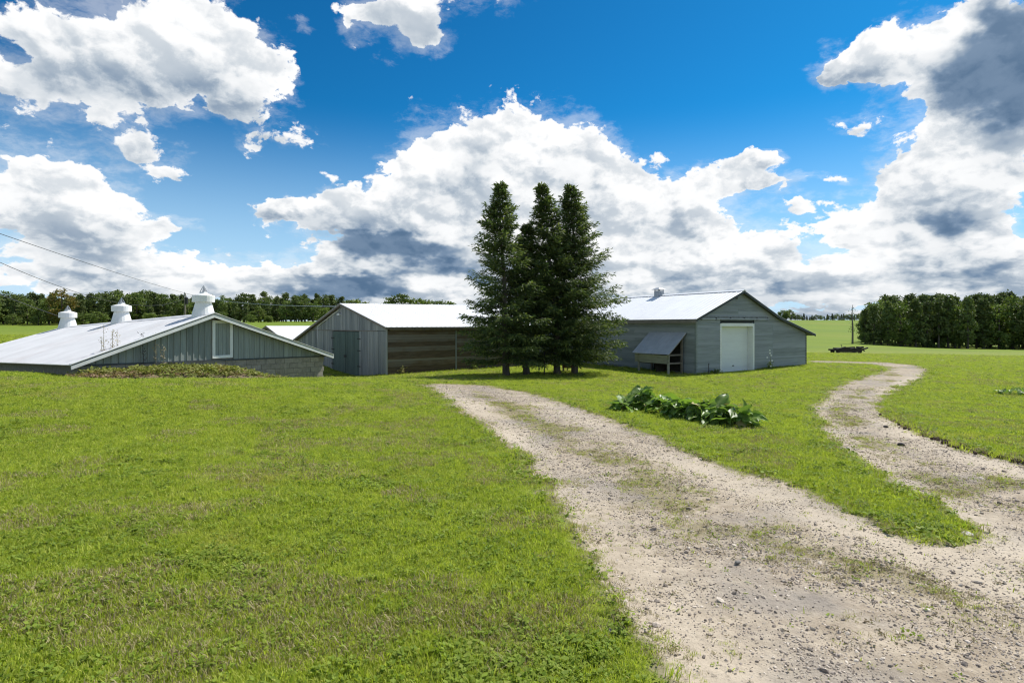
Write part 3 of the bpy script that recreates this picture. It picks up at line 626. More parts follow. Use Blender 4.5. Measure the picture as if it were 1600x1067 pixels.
# ------------------------------------------------------------------ weathered barn with the green door
def weathered_barn():
    P = Axes((-6.435, 29.7, CAMZ-2.57), (-.664, .747), (.747, .664))      # s goes away to the left, b to the right
    root = thing('weathered_barn', 'weathered grey barn with dull green door and brown plank side wall', 'barn', P(5, 6, 0))
    LEN, BR, W = 13.5, 9.4, 12.0
    prof = [(-.28, 2.46), (5.04, 3.82), (12.2, 1.58)]
    zr0 = interp(prof); zr = lambda s, b=0: zr0(s) + .012*b*max(0, 1-abs(s-5.04)/6); wall = lambda s: zr0(s) - .10
    rng = random.Random(5)
    core = MB()
    def wseg(s0, s1, z0a):
        core.hexa([P(s0, .025, z0a), P(s1, .025, z0a), P(s1, .12, z0a), P(s0, .12, z0a), P(s0, .025, wall(s0)-.02), P(s1, .025, wall(s1)-.02), P(s1, .12, wall(s1)-.02), P(s0, .12, wall(s0)-.02)])
    wseg(.02, 3.0, -.5); wseg(3.0, 5.04, 2.24); wseg(5.04, 6.46, 2.24); wseg(6.46, W, -.6)
    core.box(P(.02, .12, -.5), P.ex*.09, P.ey*(LEN-.3), (0,0,2.82)); core.box(P(W-.1, .12, -.6), P.ex*.09, P.ey*(LEN-.3), (0,0,2.05))
    core.add([P(0, LEN-.1, -.5), P(W, LEN-.1, -.5), P(W, LEN-.1, wall(W)), P(5.04, LEN-.1, wall(5.04)), P(0, LEN-.1, wall(0)), P(0, LEN-.18, -.5), P(W, LEN-.18, -.5), P(W, LEN-.18, wall(W)), P(5.04, LEN-.18, wall(5.04)), P(0, LEN-.18, wall(0))],
             [(0,1,2,3,4), (9,8,7,6,5), (0,1,6,5), (1,2,7,6), (2,3,8,7), (3,4,9,8), (4,0,5,9)])
    core.build('wall', M_DARKTRIM, root)
    # gable boards, two tiers, upright
    def vboard(s0, s1, z0, zt):
        j = rng.uniform(.018, .028)
        if s0 < 5.04 < s1: vboard(s0, 5.037, z0, zt); vboard(5.043, s1, z0, zt); return
        t0 = min(zt, wall(s0)) if zt else wall(s0); t1 = min(zt, wall(s1)) if zt else wall(s1)
        if min(t0, t1) - z0 < .02: 
            if max(t0, t1) - z0 < .04: return
            t0, t1 = max(t0, z0+.005), max(t1, z0+.005)
        mb = MB(); mb.hexa([P(s0, -j, z0), P(s1, -j, z0), P(s1, .02, z0), P(s0, .02, z0), P(s0, -j, t0), P(s1, -j, t1), P(s1, .02, t1), P(s0, .02, t0)]); mb.build('gable_board', M_GREYWOOD, root)
    bw_ = .30; s = 0.0
    while s < W:
        e = min(W, s + bw_*rng.uniform(.93, 1.07))
        for a, b in ((s, e),):
            if b <= 3.0-.2 or a >= 6.46+.2: vboard(a+.005, b-.005, -.5, 2.24 if wall((a+b)/2) > 2.26 else None)
            elif a < 2.8: vboard(a+.005, 2.795, -.5, 2.24)
            elif b > 6.66: vboard(6.665, b-.005, -.5, 2.24)
            if wall((a+b)/2) > 2.30: vboard(a+.005, b-.005, 2.275, None)
        s = e
    mb = MB(); mb.box(P(1.0, -.045, 2.235), P.ex*9.05, P.ey*.03, (0,0,.05)); mb.build('drip_board', M_TRIM, root)
    mb = MB(); mb.box(P(-.05, -.05, -.5), P.ex*.13, P.ey*.05, (0,0,2.92)); mb.build('corner_board', M_GREYWOOD, root)
    # door: two leaves of boards, strap hinges, latch
    for a, nm in ((2.8, 'door_post'), (6.46, 'door_post')):
        mb = MB(); mb.box(P(a, -.042, -.5), P.ex*.20, P.ey*.06, (0,0,2.73)); mb.build(nm, M_GREYWOOD, root)
    for side in (0, 1):
        x0 = 3.01 + side*1.73
        mb = MB(); mb.box(P(x0, -.002, -.42), P.ex*1.70, P.ey*.03, (0,0,2.62)); door = mb.build('barn_door', M_DOORGREEN, root)
        for k in range(6):
            mb = MB(); mb.box(P(x0 + .005 + k*.283, -.028, -.40), P.ex*.277, P.ey*.025, (0,0,2.59)); mb.build('door_board', M_DOORGREEN, door)
        for z in (.25, 1.12, 1.78):
            mb = MB(); h0 = 2.86 if side == 0 else 6.60; h1 = 3.22 if side == 0 else 6.22
            mb.box(P(min(h0, h1), -.058, z), P.ex*abs(h1-h0), P.ey*.014, (0,0,.06)); mb.build('hinge', M_IRON, door)
    mb = MB(); mb.box(P(4.62, -.075, .72), P.ex*.26, P.ey*.035, (0,0,.14)); mb.build('latch', M_IRON, root)
    # long wall: brown planks, then grey lap boards
    joints = [0, 4.35, 6.55, BR]
    z = -.25
    while z < 2.24:
        h = rng.uniform(.118, .142)
        for a, b in zip(joints[:-1], joints[1:]):
            mb = MB(); d = rng.uniform(.016, .03); zz = min(z+h-.006, 2.34)
            mb.hexa([P(-d, a+.008, z), P(-d, b-.008, z), P(.015, b-.008, z), P(.015, a+.008, z), P(-d+.006, a+.008, zz), P(-d+.006, b-.008, zz), P(.015, b-.008, zz), P(.015, a+.008, zz)]); mb.build('plank', M_BROWN, root)
        z += h
    for j in joints[1:3]:
        mb = MB(); mb.box(P(-.055, j-.045, -.25), P.ex*.03, P.ey*.09, (0,0,2.5)); mb.build('batten', M_GREYWOOD, root)
    face = lambda u, off, z: P(-off, u, z); z = -.2
    while z < 2.24: lap_board(P, face, BR+.03, LEN-.2, BR+.03, LEN-.2, z, z+.125, root, M_SIDING); z += .125
    mb = MB(); mb.box(P(-.17, .1, 2.30), P.ex*.15, P.ey*(LEN-.3), (0,0,.10)); mb.build('eave_board', M_TRIM, root)
    # roof
    n = 15; w = (LEN+.25)/n
    for k in range(n):
        b0 = -.25 + k*w
        rib_sheet(P, -.30, 5.04, b0+.003, b0+w-.003, lambda a, b: zr(a, b), root, M_ROOF)
        rib_sheet(P, 5.04, 12.2, b0+.003, b0+w-.003, lambda a, b: zr(a, b), root, M_ROOF)
    mb = MB()
    for (sa, za), (sb, zb) in zip(prof[:-1], prof[1:]):
        mb.hexa([P(sa, -.2, za-.09), P(sb, -.2, zb-.09), P(sb, LEN-.1, zb-.09), P(sa, LEN-.1, za-.09), P(sa, -.2, za-.006), P(sb, -.2, zb-.006), P(sb, LEN-.1, zb-.006), P(sa, LEN-.1, za-.006)])
    mb.build('roof_deck', M_OLDWOOD, root)
    for (sa, za), (sb, zb) in zip(prof[:-1], prof[1:]):
        mb = MB(); mb.hexa([P(sa, -.245, za-.12), P(sb, -.245, zb-.12), P(sb, -.205, zb-.12), P(sa, -.205, za-.12), P(sa, -.245, za-.004), P(sb, -.245, zb-.004), P(sb, -.205, zb-.004), P(sa, -.205, za-.004)]); mb.build('rake_board', M_TRIM, root)
    # rafter ends under the eave
    for k in range(22):
        b = .3 + k*.6
        if b < LEN-.4:
            mb = MB(); mb.hexa([P(-.25, b, 2.30), P(-.02, b, 2.33), P(-.02, b+.05, 2.33), P(-.25, b+.05, 2.30), P(-.25, b, 2.375), P(-.02, b, 2.435), P(-.02, b+.05, 2.435), P(-.25, b+.05, 2.375)]); mb.build('rafter_end', M_OLDWOOD, root)
    # conduit and lamp on the gable
    mb = MB(); mb.tube([P(8.6, -.06, .9), P(8.6, -.06, wall(8.6)-.12), P(5.6, -.06, wall(5.6)-.10)], .022, 6); mb.build('conduit', M_WHITE, root)
    mb = MB(); mb.box(P(5.30, -.17, 3.16), P.ex*.30, P.ey*.14, (0,0,.07)); lamp = mb.build('gable_lamp', M_WHITE, root)
    mb = MB(); mb.box(P(5.41, -.045, 3.2301), P.ex*.07, P.ey*.045, (0,0,.09)); mb.build('bracket', M_IRON, lamp)
    return P
WB = weathered_barn()

# ------------------------------------------------------------------ low shed with three white ventilators
def shed():
    A = Vector((-10.33, 20, 0)); g = Vector((.559, .829, 0)).normalized(); r = Vector((-.829, .559, 0)).normalized()
    root = thing('low_shed', 'low grey board and batten shed with white framed hatch and wide pale roof', 'shed', (-14, 24, gz(-14, 24)))
    P = lambda s, t, z: A + g*s + r*t + Vector((0, 0, CAMZ + z))
    def zr(s, t):
        ap, le, ri = .40-.0385*t, -1.155-.0235*t, -1.264-.03*t
        return ap + (le-ap)*(-s/4.19) if s < 0 else ap + (ri-ap)*(s/5.09)
    L = 13.5; T0 = .30; SL, SR = -3.85, 4.81; ZB = -1.20
    zb = lambda s: -1.165 - .0125*(s+3.85)
    rng = random.Random(9)
    # core walls
    core = MB()
    def seg(s0, s1):
        core.hexa([P(s0, T0+.03, -2.6), P(s1, T0+.03, -2.6), P(s1, T0+.15, -2.6), P(s0, T0+.15, -2.6), P(s0, T0+.03, zr(s0, T0)-.12), P(s1, T0+.03, zr(s1, T0)-.12), P(s1, T0+.15, zr(s1, T0)-.12), P(s0, T0+.15, zr(s0, T0)-.12)])
    seg(SL+.02, 0); seg(0, SR-.02)
    core.hexa([P(SL, T0+.15, -2.6), P(SL+.12, T0+.15, -2.6), P(SL+.12, L-.3, -3), P(SL, L-.3, -3), P(SL, T0+.15, zr(SL, T0)-.1), P(SL+.12, T0+.15, zr(SL, T0)-.1), P(SL+.12, L-.3, zr(SL, L)-.1), P(SL, L-.3, zr(SL, L)-.1)])
    core.hexa([P(SR-.12, T0+.15, -2.8), P(SR, T0+.15, -2.8), P(SR, L-.3, -3), P(SR-.12, L-.3, -3), P(SR-.12, T0+.15, zr(SR, T0)-.1), P(SR, T0+.15, zr(SR, T0)-.1), P(SR, L-.3, zr(SR, L)-.1), P(SR-.12, L-.3, zr(SR, L)-.1)])
    for s0, s1 in ((SL, 0), (0, SR)):
        core.hexa([P(s0, L-.3, -3), P(s1, L-.3, -3), P(s1, L-.2, -3), P(s0, L-.2, -3), P(s0, L-.3, zr(s0, L)-.1), P(s1, L-.3, zr(s1, L)-.1), P(s1, L-.2, zr(s1, L)-.1), P(s0, L-.2, zr(s0, L)-.1)])
    core.build('wall', M_BLOCK, root)
    # boards and battens of the gable
    bw = .205; s = SL; HF = (.05, .83)
    def vb(s0, s1, off, nm, top=None):
        if s0 < 0 < s1: vb(s0, -.002, off, nm); vb(.002, s1, off, nm); return
        b0, b1 = zb(s0), zb(s1); t0, t1 = zr(s0, T0)-.10, zr(s1, T0)-.10
        if top: b0 = b1 = top
        if max(t0-b0, t1-b1) < .03: return
        mb = MB(); mb.hexa([P(s0, T0-off, b0), P(s1, T0-off, b1), P(s1, T0+.025, b1), P(s0, T0+.025, b0), P(s0, T0-off, max(t0, b0+.01)), P(s1, T0-off, max(t1, b1+.01)), P(s1, T0+.025, max(t1, b1+.01)), P(s0, T0+.025, max(t0, b0+.01))]); mb.build(nm, M_BATTEN, root)
    k = 0
    while s < SR-.02:
        e = min(SR, s + bw)
        a, b = s, e
        if not (a > HF[0] and b < HF[1]):
            if a < HF[0] < b: b = HF[0]
            if a < HF[1] < b: a = HF[1]
            vb(a+.004, b-.004, .004 + .006*(k % 2), 'wall_board')
        if not (HF[0]-.03 < s < HF[1]+.03) and s > SL+.05: vb(s-.019, s+.019, .030, 'batten')
        s = e; k += 1
    # hatch with white frame
    z0, z1 = -1.17, .17; s0, s1 = .09, .79
    fr = MB(); w = .10
    fr.box(P(s0-.02, T0-.05, z0), g*w, r*.07, (0,0,z1-z0)); fr.box(P(s1-w+.02, T0-.05, z0), g*w, r*.07, (0,0,z1-z0))
    hatch = fr.build('hatch_frame', M_WHITE, root)
    mb = MB(); mb.box(P(s0+w-.02, T0-.049, z0), g*(s1-s0-2*w+.04), r*.07, (0,0,w)); mb.build('frame_rail', M_WHITE, hatch)
    mb = MB(); mb.box(P(s0+w-.02, T0-.049, z1-w), g*(s1-s0-2*w+.04), r*.07, (0,0,w)); mb.build('frame_rail', M_WHITE, hatch)
    for j in range(4):
        ww = (s1-s0-2*w+.04)/4
        mb = MB(); mb.box(P(s0+w-.02+j*ww+.004, T0-.012-.004*(j % 2), z0+w), g*(ww-.008), r*.03, (0,0,z1-z0-2*w)); mb.build('hatch_board', M_BATTEN, root)
    mb = MB(); mb.hexa([P(SL, T0-.035, zb(SL)-.05), P(SR, T0-.035, zb(SR)-.05), P(SR, T0+.02, zb(SR)-.05), P(SL, T0+.02, zb(SL)-.05), P(SL, T0-.035, zb(SL)-.004), P(SR, T0-.035, zb(SR)-.004), P(SR, T0+.02, zb(SR)-.004), P(SL, T0+.02, zb(SL)-.004)]); mb.build('sill_board', M_DARKTRIM, root)
    # concrete blocks of the foundation, gable side and a few at the corner
    c = 0; zt = -.055
    for c in range(7):
        s = SL - (.2 if c % 2 else 0)
        while s < SR:
            a, b = max(s, SL)+.005, min(s+.4, SR)-.005
            p = P((a+b)/2, T0, 0); top = zb((a+b)/2) + zt - c*.2
            if b-a > .05 and top + CAMZ > gz(p.x, p.y) - .15:
                f = lambda q: zb(q) + zt - c*.2
                o = rng.uniform(-.004, .006)
                mb = MB(); mb.hexa([P(a, T0-.01+o, f(a)-.19), P(b, T0-.01+o, f(b)-.19), P(b, T0+.05, f(b)-.19), P(a, T0+.05, f(a)-.19), P(a, T0-.01+o, f(a)), P(b, T0-.01+o, f(b)), P(b, T0+.05, f(b)), P(a, T0+.05, f(a))]); mb.build('block', M_BLOCK, root)
            s += .4
    # roof sheets
    n = 18; w = L/n
    Pz = lambda s, t, z: P(s, t, z)
    for k in range(n):
        wave_sheet(Pz, -4.19, 0, k*w+.003, (k+1)*w+.01, zr, root, M_ROOF_OLD)
        wave_sheet(Pz, 0, 5.09, k*w+.003, (k+1)*w+.01, zr, root, M_ROOF_OLD)
    mb = MB()
    for s0, s1 in ((-4.1, 0), (0, 5.0)):
        mb.hexa([P(s0, .06, zr(s0,.06)-.08), P(s1, .06, zr(s1,.06)-.08), P(s1, L-.05, zr(s1,L)-.08), P(s0, L-.05, zr(s0,L)-.08), P(s0, .06, zr(s0,.06)-.022), P(s1, .06, zr(s1,.06)-.022), P(s1, L-.05, zr(s1,L)-.022), P(s0, L-.05, zr(s0,L)-.022)])
    mb.build('roof_deck', M_OLDWOOD, root)
    for s0, s1 in ((-4.17, -.001), (.001, 5.07)):
        mb = MB(); mb.hexa([P(s0, -.012, zr(s0,0)-.135), P(s1, -.012, zr(s1,0)-.135), P(s1, .03, zr(s1,0)-.135), P(s0, .03, zr(s0,0)-.135), P(s0, -.012, zr(s0,0)-.024), P(s1, -.012, zr(s1,0)-.024), P(s1, .03, zr(s1,0)-.024), P(s0, .03, zr(s0,0)-.024)]); mb.build('fascia', M_FASCIA, root)
        mb = MB(); mb.hexa([P(s0, -.03, zr(s0,0)+.018), P(s1, -.03, zr(s1,0)+.018), P(s1, .16, zr(s1,.1)+.018), P(s0, .16, zr(s0,.1)+.018), P(s0, -.03, zr(s0,0)+.032), P(s1, -.03, zr(s1,0)+.032), P(s1, .16, zr(s1,.1)+.032), P(s0, .16, zr(s0,.1)+.032)]); mb.build('edge_flashing', M_FASCIA, root)
    mb = MB(); 
    for e in (-.2, .2): mb.hexa([P(0, -.02, zr(0,0)+.03), P(e, -.02, zr(e,0)+.03), P(e, L, zr(e,L)+.03), P(0, L, zr(0,L)+.03), P(0, -.02, zr(0,0)+.045), P(e, -.02, zr(e,0)+.04), P(e, L, zr(e,L)+.04), P(0, L, zr(0,L)+.045)])
    mb.build('ridge_cap', M_ROOF_OLD, root)
    # ventilators
    for t in (.72, 7.17, 12.8):
        c = P(0, t, zr(0, t)); up = Vector((0,0,1)); q = lambda z: c + up*z
        mb = MB(); mb.tube([q(-.22), q(-.02), q(.10), q(.45)], [.40, .375, .345, .255], 20); v = mb.build('ventilator', M_WHITE, root, smooth=False)
        mb = MB(); mb.tube([q(.44), q(.445), q(.66), q(.68), q(.74)], [.27, .36, .36, .345, .16], 24); cap = mb.build('cap', M_WHITE, v)
        mb = MB(); mb.tube([q(.735), q(.80)], [.14, .11], 12); mb.build('collar', M_WHITE, v)
        mb = MB()
        for k in range(4):
            a0 = .4 + k*math.pi/2; dv = Vector((math.cos(a0), math.sin(a0), 0)); sd = Vector((-dv.y, dv.x, 0))
            mb.hexa([q(.79)+dv*.125-sd*.035, q(.79)+dv*.125+sd*.035, q(.79)+dv*.10+sd*.035, q(.79)+dv*.10-sd*.035, q(1.02)+dv*.012-sd*.004, q(1.02)+dv*.012+sd*.004, q(1.02)+sd*.004, q(1.02)-sd*.004])
        mb.build('finial', M_GALV, v)
        mb = MB(); mb.tube([q(.62)+Vector((.1,.1,0)), q(.98)], .007, 4); mb.build('lightning_rod', M_IRON, v)
    # little wire mast at the far end of the ridge
    c = P(-.1, 13.35, zr(0, 13.35)); mb = MB(); mb.tube([c, c+Vector((0,0,.52))], .022, 6); m_ = mb.build('wire_mast', M_GALV, root)
    return P, zr, c + Vector((0,0,.5))
SHED, SHED_Z, MAST_TOP = shed()

# ------------------------------------------------------------------ barn behind the weathered barn (only its roof shows)
def far_barn():
    P = Axes((-20.5, 48, CAMZ-2.5), (.664, -.747), (.747, .664))
    root = thing('far_barn', 'pale metal roof of a small barn behind the weathered barn', 'barn', P(0, 6, 0))
    zr = lambda a, b: 2.42 - .265*abs(a); L = 11.0
    n = 10; w = L/n
    for k in range(n):
        rib_sheet(P, 0, 4.6, k*w+.003, (k+1)*w-.003, zr, root, M_ROOF); rib_sheet(P, -4.6, 0, k*w+.003, (k+1)*w-.003, zr, root, M_ROOF)
    mb = MB()
    for b in (.3, L-.4):
        mb.add([P(-4.3, b, -.6), P(4.3, b, -.6), P(4.3, b, 1.2), P(0, b, 2.34), P(-4.3, b, 1.2), P(-4.3, b+.1, -.6), P(4.3, b+.1, -.6), P(4.3, b+.1, 1.2), P(0, b+.1, 2.34), P(-4.3, b+.1, 1.2)],
               [(0,1,2,3,4), (9,8,7,6,5), (0,1,6,5), (1,2,7,6), (2,3,8,7), (3,4,9,8), (4,0,5,9)])
    for a in (-4.3, 4.2): mb.box(P(a, .4, -.6), P.ex*.1, P.ey*(L-.8), (0,0,1.78))
    mb.build('wall', M_GREYWOOD, root)
    for e in (-4.6, 4.6):
        mb = MB(); mb.hexa([P(0, -.04, 2.28), P(e, -.04, zr(e,0)-.14), P(e, -.003, zr(e,0)-.14), P(0, -.003, 2.28), P(0, -.04, 2.44), P(e, -.04, zr(e,0)+.02), P(e, -.003, zr(e,0)+.02), P(0, -.003, 2.44)]); mb.build('rake_board', M_TRIM, root)
far_barn()

# ------------------------------------------------------------------ foliage materials
def mat_leaf(name, a, b, tips=None, scale=.6, trans=.3, rough=.55, spec=.3, rnd_amt=.25, dry=None):
    m = bpy.data.materials.new(name); m.use_nodes = True; N = NT(m.node_tree)
    out = N.new('ShaderNodeOutputMaterial'); p = N.new('ShaderNodeBsdfPrincipled'); t = N.new('ShaderNodeBsdfTranslucent'); mx = N.new('ShaderNodeMixShader')
    mx.inputs[0].default_value = trans
    N.t.links.new(p.outputs[0], mx.inputs[1]); N.t.links.new(t.outputs[0], mx.inputs[2]); N.t.links.new(mx.outputs[0], out.inputs[0])
    pos = N.new('ShaderNodeNewGeometry').outputs['Position']; rnd = N.new('ShaderNodeObjectInfo').outputs['Random']
    isl = N.new('ShaderNodeNewGeometry').outputs['Random Per Island']
    n = N.noise(pos, scale, 4, .6)
    col = N.mix(N.mr(N.m('ADD', N.m('MULTIPLY', n, .6), N.m('MULTIPLY', isl, .4)), .32, .68), a, b)
    if tips: col = N.mix(N.m('MULTIPLY', N.mr(isl, .72, .95), .6), col, tips)
    if dry: col = N.mix(N.m('MULTIPLY', N.mr(N.noise(pos, scale*.6, 3, .6), .55, .72), .65), col, dry)
    k = N.mr(rnd, 0, 1, 1-rnd_amt, 1+rnd_amt, False)
    col = N.mix(1.0, col, N.comb(N.m('MULTIPLY', k, 1.0), k, k), 'MULTIPLY')
    N.put(p.inputs['Base Color'], col); N.put(t.inputs[0], N.v('MULTIPLY', col, (1.25, 1.35, .7)))
    p.inputs['Roughness'].default_value = rough; p.inputs['Specular IOR Level'].default_value = spec
    return m
M_SPRUCE = mat_leaf('spruce_needles', (.062, .098, .036), (.125, .160, .052), (.25, .275, .085), .8, .36, .6, .25, .12)
M_PINE = mat_leaf('pine_needles', (.088, .125, .045), (.145, .18, .058), (.20, .215, .07), .25, .15, .65, .2, .22)
M_BROAD = mat_leaf('broad_leaves', (.095, .14, .036), (.15, .195, .048), (.19, .22, .06), .25, .25, .6, .25, .22)
M_LIGHT = mat_leaf('light_leaves', (.11, .16, .036), (.17, .21, .05), None, .25, .3, .6, .25, .2)
M_TURNING = mat_leaf('turning_leaves', (.12, .13, .033), (.20, .155, .04), (.24, .14, .04), .25, .25, .6, .25, .1)
M_BARK = mat_paint('bark', (.125, .105, .088), .95, .12, (9, 9, 2), .4, (.04, .035, .03), .4, .1, .5)
M_DEADWOOD = mat_paint('bare_grey_bark', (.15, .135, .12), .95, .1, (9, 9, 2), .3, None, .4, .1, .3)

def quads_from(c, d, w, l, n):
    """leaf quads: centre c, direction d, across w (unit vectors), length l, breadth n; arrays"""
    a = c - w*n[:,None]*.5; b = c + w*n[:,None]*.5
    tip = c + d*l[:,None]
    m1 = c + d*(l*.55)[:,None] - w*(n*.62)[:,None]; m2 = c + d*(l*.55)[:,None] + w*(n*.62)[:,None]
    V = np.stack([c, m1, tip, m2], 1).reshape(-1, 3)
    return V, np.arange(len(V)).reshape(-1, 4)
def unit(a): return a/np.maximum(np.linalg.norm(a, axis=1, keepdims=True), 1e-9)

PROFILE = [.03, .11, .31, .52, .92, .98, .78]
def spruce_mesh(h, R, seed, z0=.9, lean=(0, 0), dens=1.0):
    r = np.random.default_rng(seed); C, D, W, L, B = [], [], [], [], []; limbs = MB()
    z = z0; phase = 0
    axis = lambda zz: np.array([lean[0]*(zz/h)**1.5 + .05*math.sin(zz*1.3+seed), lean[1]*(zz/h)**1.5 + .05*math.cos(zz*1.1+seed), zz])
    while z < h - .10:
        t = (z-z0)/(h-z0); nb = int(r.integers(5, 8)); phase += .9
        Lz = R*float(np.interp(1-t, [0, .07, .2, .37, .7, .86, 1], PROFILE))
        for k in range(nb):
            if r.random() < .16: continue
            az = phase + 2*math.pi*k/nb + r.normal(0, .25); bl = max(.10, Lz*r.uniform(.55, 1.18)); zb = z + r.uniform(-.09, .09)
            o = axis(zb); slope = np.interp(t, [0, .25, .6, 1], [-.30, -.08, .32, .75]) + r.normal(0, .08)
            dirh = np.array([math.cos(az), math.sin(az), 0.])
            def pt(u): return o + dirh*bl*u + np.array([0, 0, bl*(slope*u + .20*u*u*(1 if t < .6 else .2))])
            if bl > .5: limbs.tube([Vector(pt(0)), Vector(pt(.5)), Vector(pt(.9))], [.012+.016*bl/2, .010, .004], 3, False)
            npos = int((5 + bl*14)*dens)
            us = np.linspace(.12, 1.0, npos)
            for u in us:
                p0 = pt(u); s = (1-.55*u)
                for side in (-1, 1):
                    ang = az + side*r.uniform(.55, 1.15)
                    l = min(.60, .16 + .26*bl*s)*r.uniform(.7, 1.2)
                    d = np.array([math.cos(ang), math.sin(ang), slope*.4 - r.uniform(.05, .45)])
                    nseg = 3 if l < .34 else 4
                    for q in range(nseg):
                        pp = p0 + d*l*q/nseg + r.normal(0, .025, 3)
                        dd = d + r.normal(0, .35, 3); C.append(pp); D.append(dd); L.append(r.uniform(.15, .27)); B.append(r.uniform(.028, .058))
            dd = dirh + np.array([0, 0, slope+.3]); C.append(pt(1)); D.append(dd); L.append(.2); B.append(.06)
        z += np.interp(t, [0, 1], [.25, .13])*r.uniform(.8, 1.2)
    for k in range(40):
        zz = h - .45*r.random(); C.append(axis(zz)); D.append(np.array([r.normal(0, .5), r.normal(0, .5), .8])); L.append(.16); B.append(.05)
    C = np.array(C); D = unit(np.array(D)); W = unit(np.cross(D, np.random.default_rng(seed+1).normal(0, 1, D.shape)+np.array([0, 0, 1.2])))
    V, Fq = quads_from(C, D, W, np.array(L), np.array(B))
    return V, Fq, limbs, axis
def place_tree(name, label, cat, base, trunk_me, crown_mes, group=None, rot=0, scale=(1, 1, 1)):
    root = link(bpy.data.objects.new(name, None)); root.location = base; root.rotation_euler = (0, 0, rot); root.scale = scale
    tag(root, label, cat, group)
    o = link(bpy.data.objects.new('trunk', trunk_me)); o.parent = root
    for nm, me in crown_mes: c = link(bpy.data.objects.new(nm, me)); c.parent = root
    return root
def mesh_of(mb, name, mat):
    me = bpy.data.meshes.new(name); me.from_pydata([tuple(v) for v in mb.v], [], mb.f); me.materials.append(mat); return me

SPR = [  # px, py of the foot, depth, px, py of the top, crown radius
    (790, 588.5, 27.5, 780, 288, 2.06, 'leftmost tall dark spruce of the clump, with the pointed top', 21),
    (823, 587, 28.4, 824, 352, 1.6, 'second spruce from the left, shorter and half hidden in the clump', 22),
    (872, 586, 28.9, 846, 291, 1.95, 'third spruce from the left with a blunt top and leaning stem', 23),
    (899, 584.5, 29.6, 893, 292, 2.45, 'rightmost spruce of the clump, its boughs reaching towards the barn shelter', 24)]
for px, py, d, tx, ty, R, lab, sd in SPR:
    base = wp(px, py, d); base.z = gz(base.x, base.y); top = wp(tx, ty, d)
    h = top.z - base.z
    V, Fq, limbs, axis = spruce_mesh(h, R, sd, .95, (top.x-base.x, 0))
    tr = MB(); zs = np.linspace(-.3, h-.05, 12)
    tr.tube([Vector(axis(max(0, z))) + Vector((0, 0, min(0, z))) for z in zs], [.155*(1-max(0, z)/h)**.9 + .012 + (.04 if z < 0 else 0) for z in zs], 8)
    tr.v += []; n0 = len(tr.v); tr.v += limbs.v; tr.f += [[i+n0 for i in f] for f in limbs.f]
    place_tree('spruce_tree', lab, 'spruce', base, mesh_of(tr, 'trunk', M_BARK), [('crown', mesh_np('crown', V, Fq, M_SPRUCE))], 'spruces in front of the barns')

# ------------------------------------------------------------------ woods: a few prototype trees, copied one by one
def clump_crown(kind, seed, h):
    r = np.random.default_rng(seed); cs = []
    if kind in ('pine', 'stem'):
        z = h*(r.uniform(.07, .16) if kind == 'pine' else r.uniform(.24, .38))
        while z < h*.98:
            t = (z/h); Rz = 1.7*(1 - max(0, t-.40)/.62)**.9*(.75 + .25*min(1, t/.4)) if t > .3 else 1.35
            for k in range(r.integers(3, 6)):
                a = r.uniform(0, 6.28); q = Rz*r.uniform(.25, 1.05)
                cs.append((q*math.cos(a), q*math.sin(a), z + r.normal(0, .2), r.uniform(.55, .95), r.uniform(.28, .5)))
            z += r.uniform(.45, .75)
        nq = 46
    elif kind == 'spire':
        z = .6
        while z < h:
            t = z/h; Rz = 1.7*(1-t)**.8
            for k in range(4):
                a = r.uniform(0, 6.28); q = Rz*r.uniform(.3, 1.0); cs.append((q*math.cos(a), q*math.sin(a), z, .5*(1-t)+.2, .3))
            z += .5
        nq = 36
    else:
        Rx = h*.27; zc = h*.53; rz = h*.46
        for k in range(46):
            v = unit(r.normal(0, 1, (1, 3)))[0]; q = r.uniform(.45, 1.0)**.6*r.uniform(.85, 1.1)
            cs.append((v[0]*Rx*q, v[1]*Rx*q, zc + v[2]*rz*q, r.uniform(.6, 1.05), r.uniform(.45, .8)))
        nq = 44
    C, S = [], []
    for x, y, z, ra, rb in cs:
        v = unit(r.normal(0, 1, (nq, 3)))*r.uniform(.35, 1.0, (nq, 1)); C.append(np.array([x, y, z]) + v*np.array([ra, ra, rb]))
    C = np.concatenate(C); n = len(C); D = unit(r.normal(0, 1, (n, 3)) + np.array([0, 0, .15])); W = unit(np.cross(D, r.normal(0, 1, (n, 3))))
    V, Fq = quads_from(C, D, W, r.uniform(.26, .52, n), r.uniform(.16, .34, n))
    return V, Fq, cs
def forest_proto(kind, seed, h, mat):
    V, Fq, cs = clump_crown(kind, seed, h); r = random.Random(seed); tr = MB()
    tr.tube([(0, 0, -.5), (.05, .03, h*.3), (-.04, .05, h*.65), (.02, 0, h*.93)], [.20, .15, .10, .03], 6)
    for x, y, z, ra, rb in r.sample(cs, min(12, len(cs))):
        z0 = max(h*.12, z - .35*math.hypot(x, y)); tr.tube([(0, .03, z0), (x*.6, y*.6, z0 + (z-z0)*.7), (x, y, z)], [.05, .035, .012], 4, False)
    return mesh_of(tr, 'trunk', M_BARK), mesh_np('crown', V, Fq, mat)
PROTO = {'pine': [forest_proto('pine', 100+i, 10, M_PINE) for i in range(5)], 'broad': [forest_proto('broad', 120+i, 9, M_BROAD) for i in range(4)],
         'light': [forest_proto('broad', 140+i, 7, M_LIGHT) for i in range(2)], 'turning': [forest_proto('broad', 150, 9, M_TURNING)], 'stem': [forest_proto('stem', 180+i, 10, M_PINE) for i in range(5)], 'spire': [forest_proto('spire', 160+i, 9, M_PINE) for i in range(3)]}
PH = {'stem': 10, 'pine': 10, 'broad': 9, 'light': 7, 'turning': 9, 'spire': 9}
rw = random.Random(17)
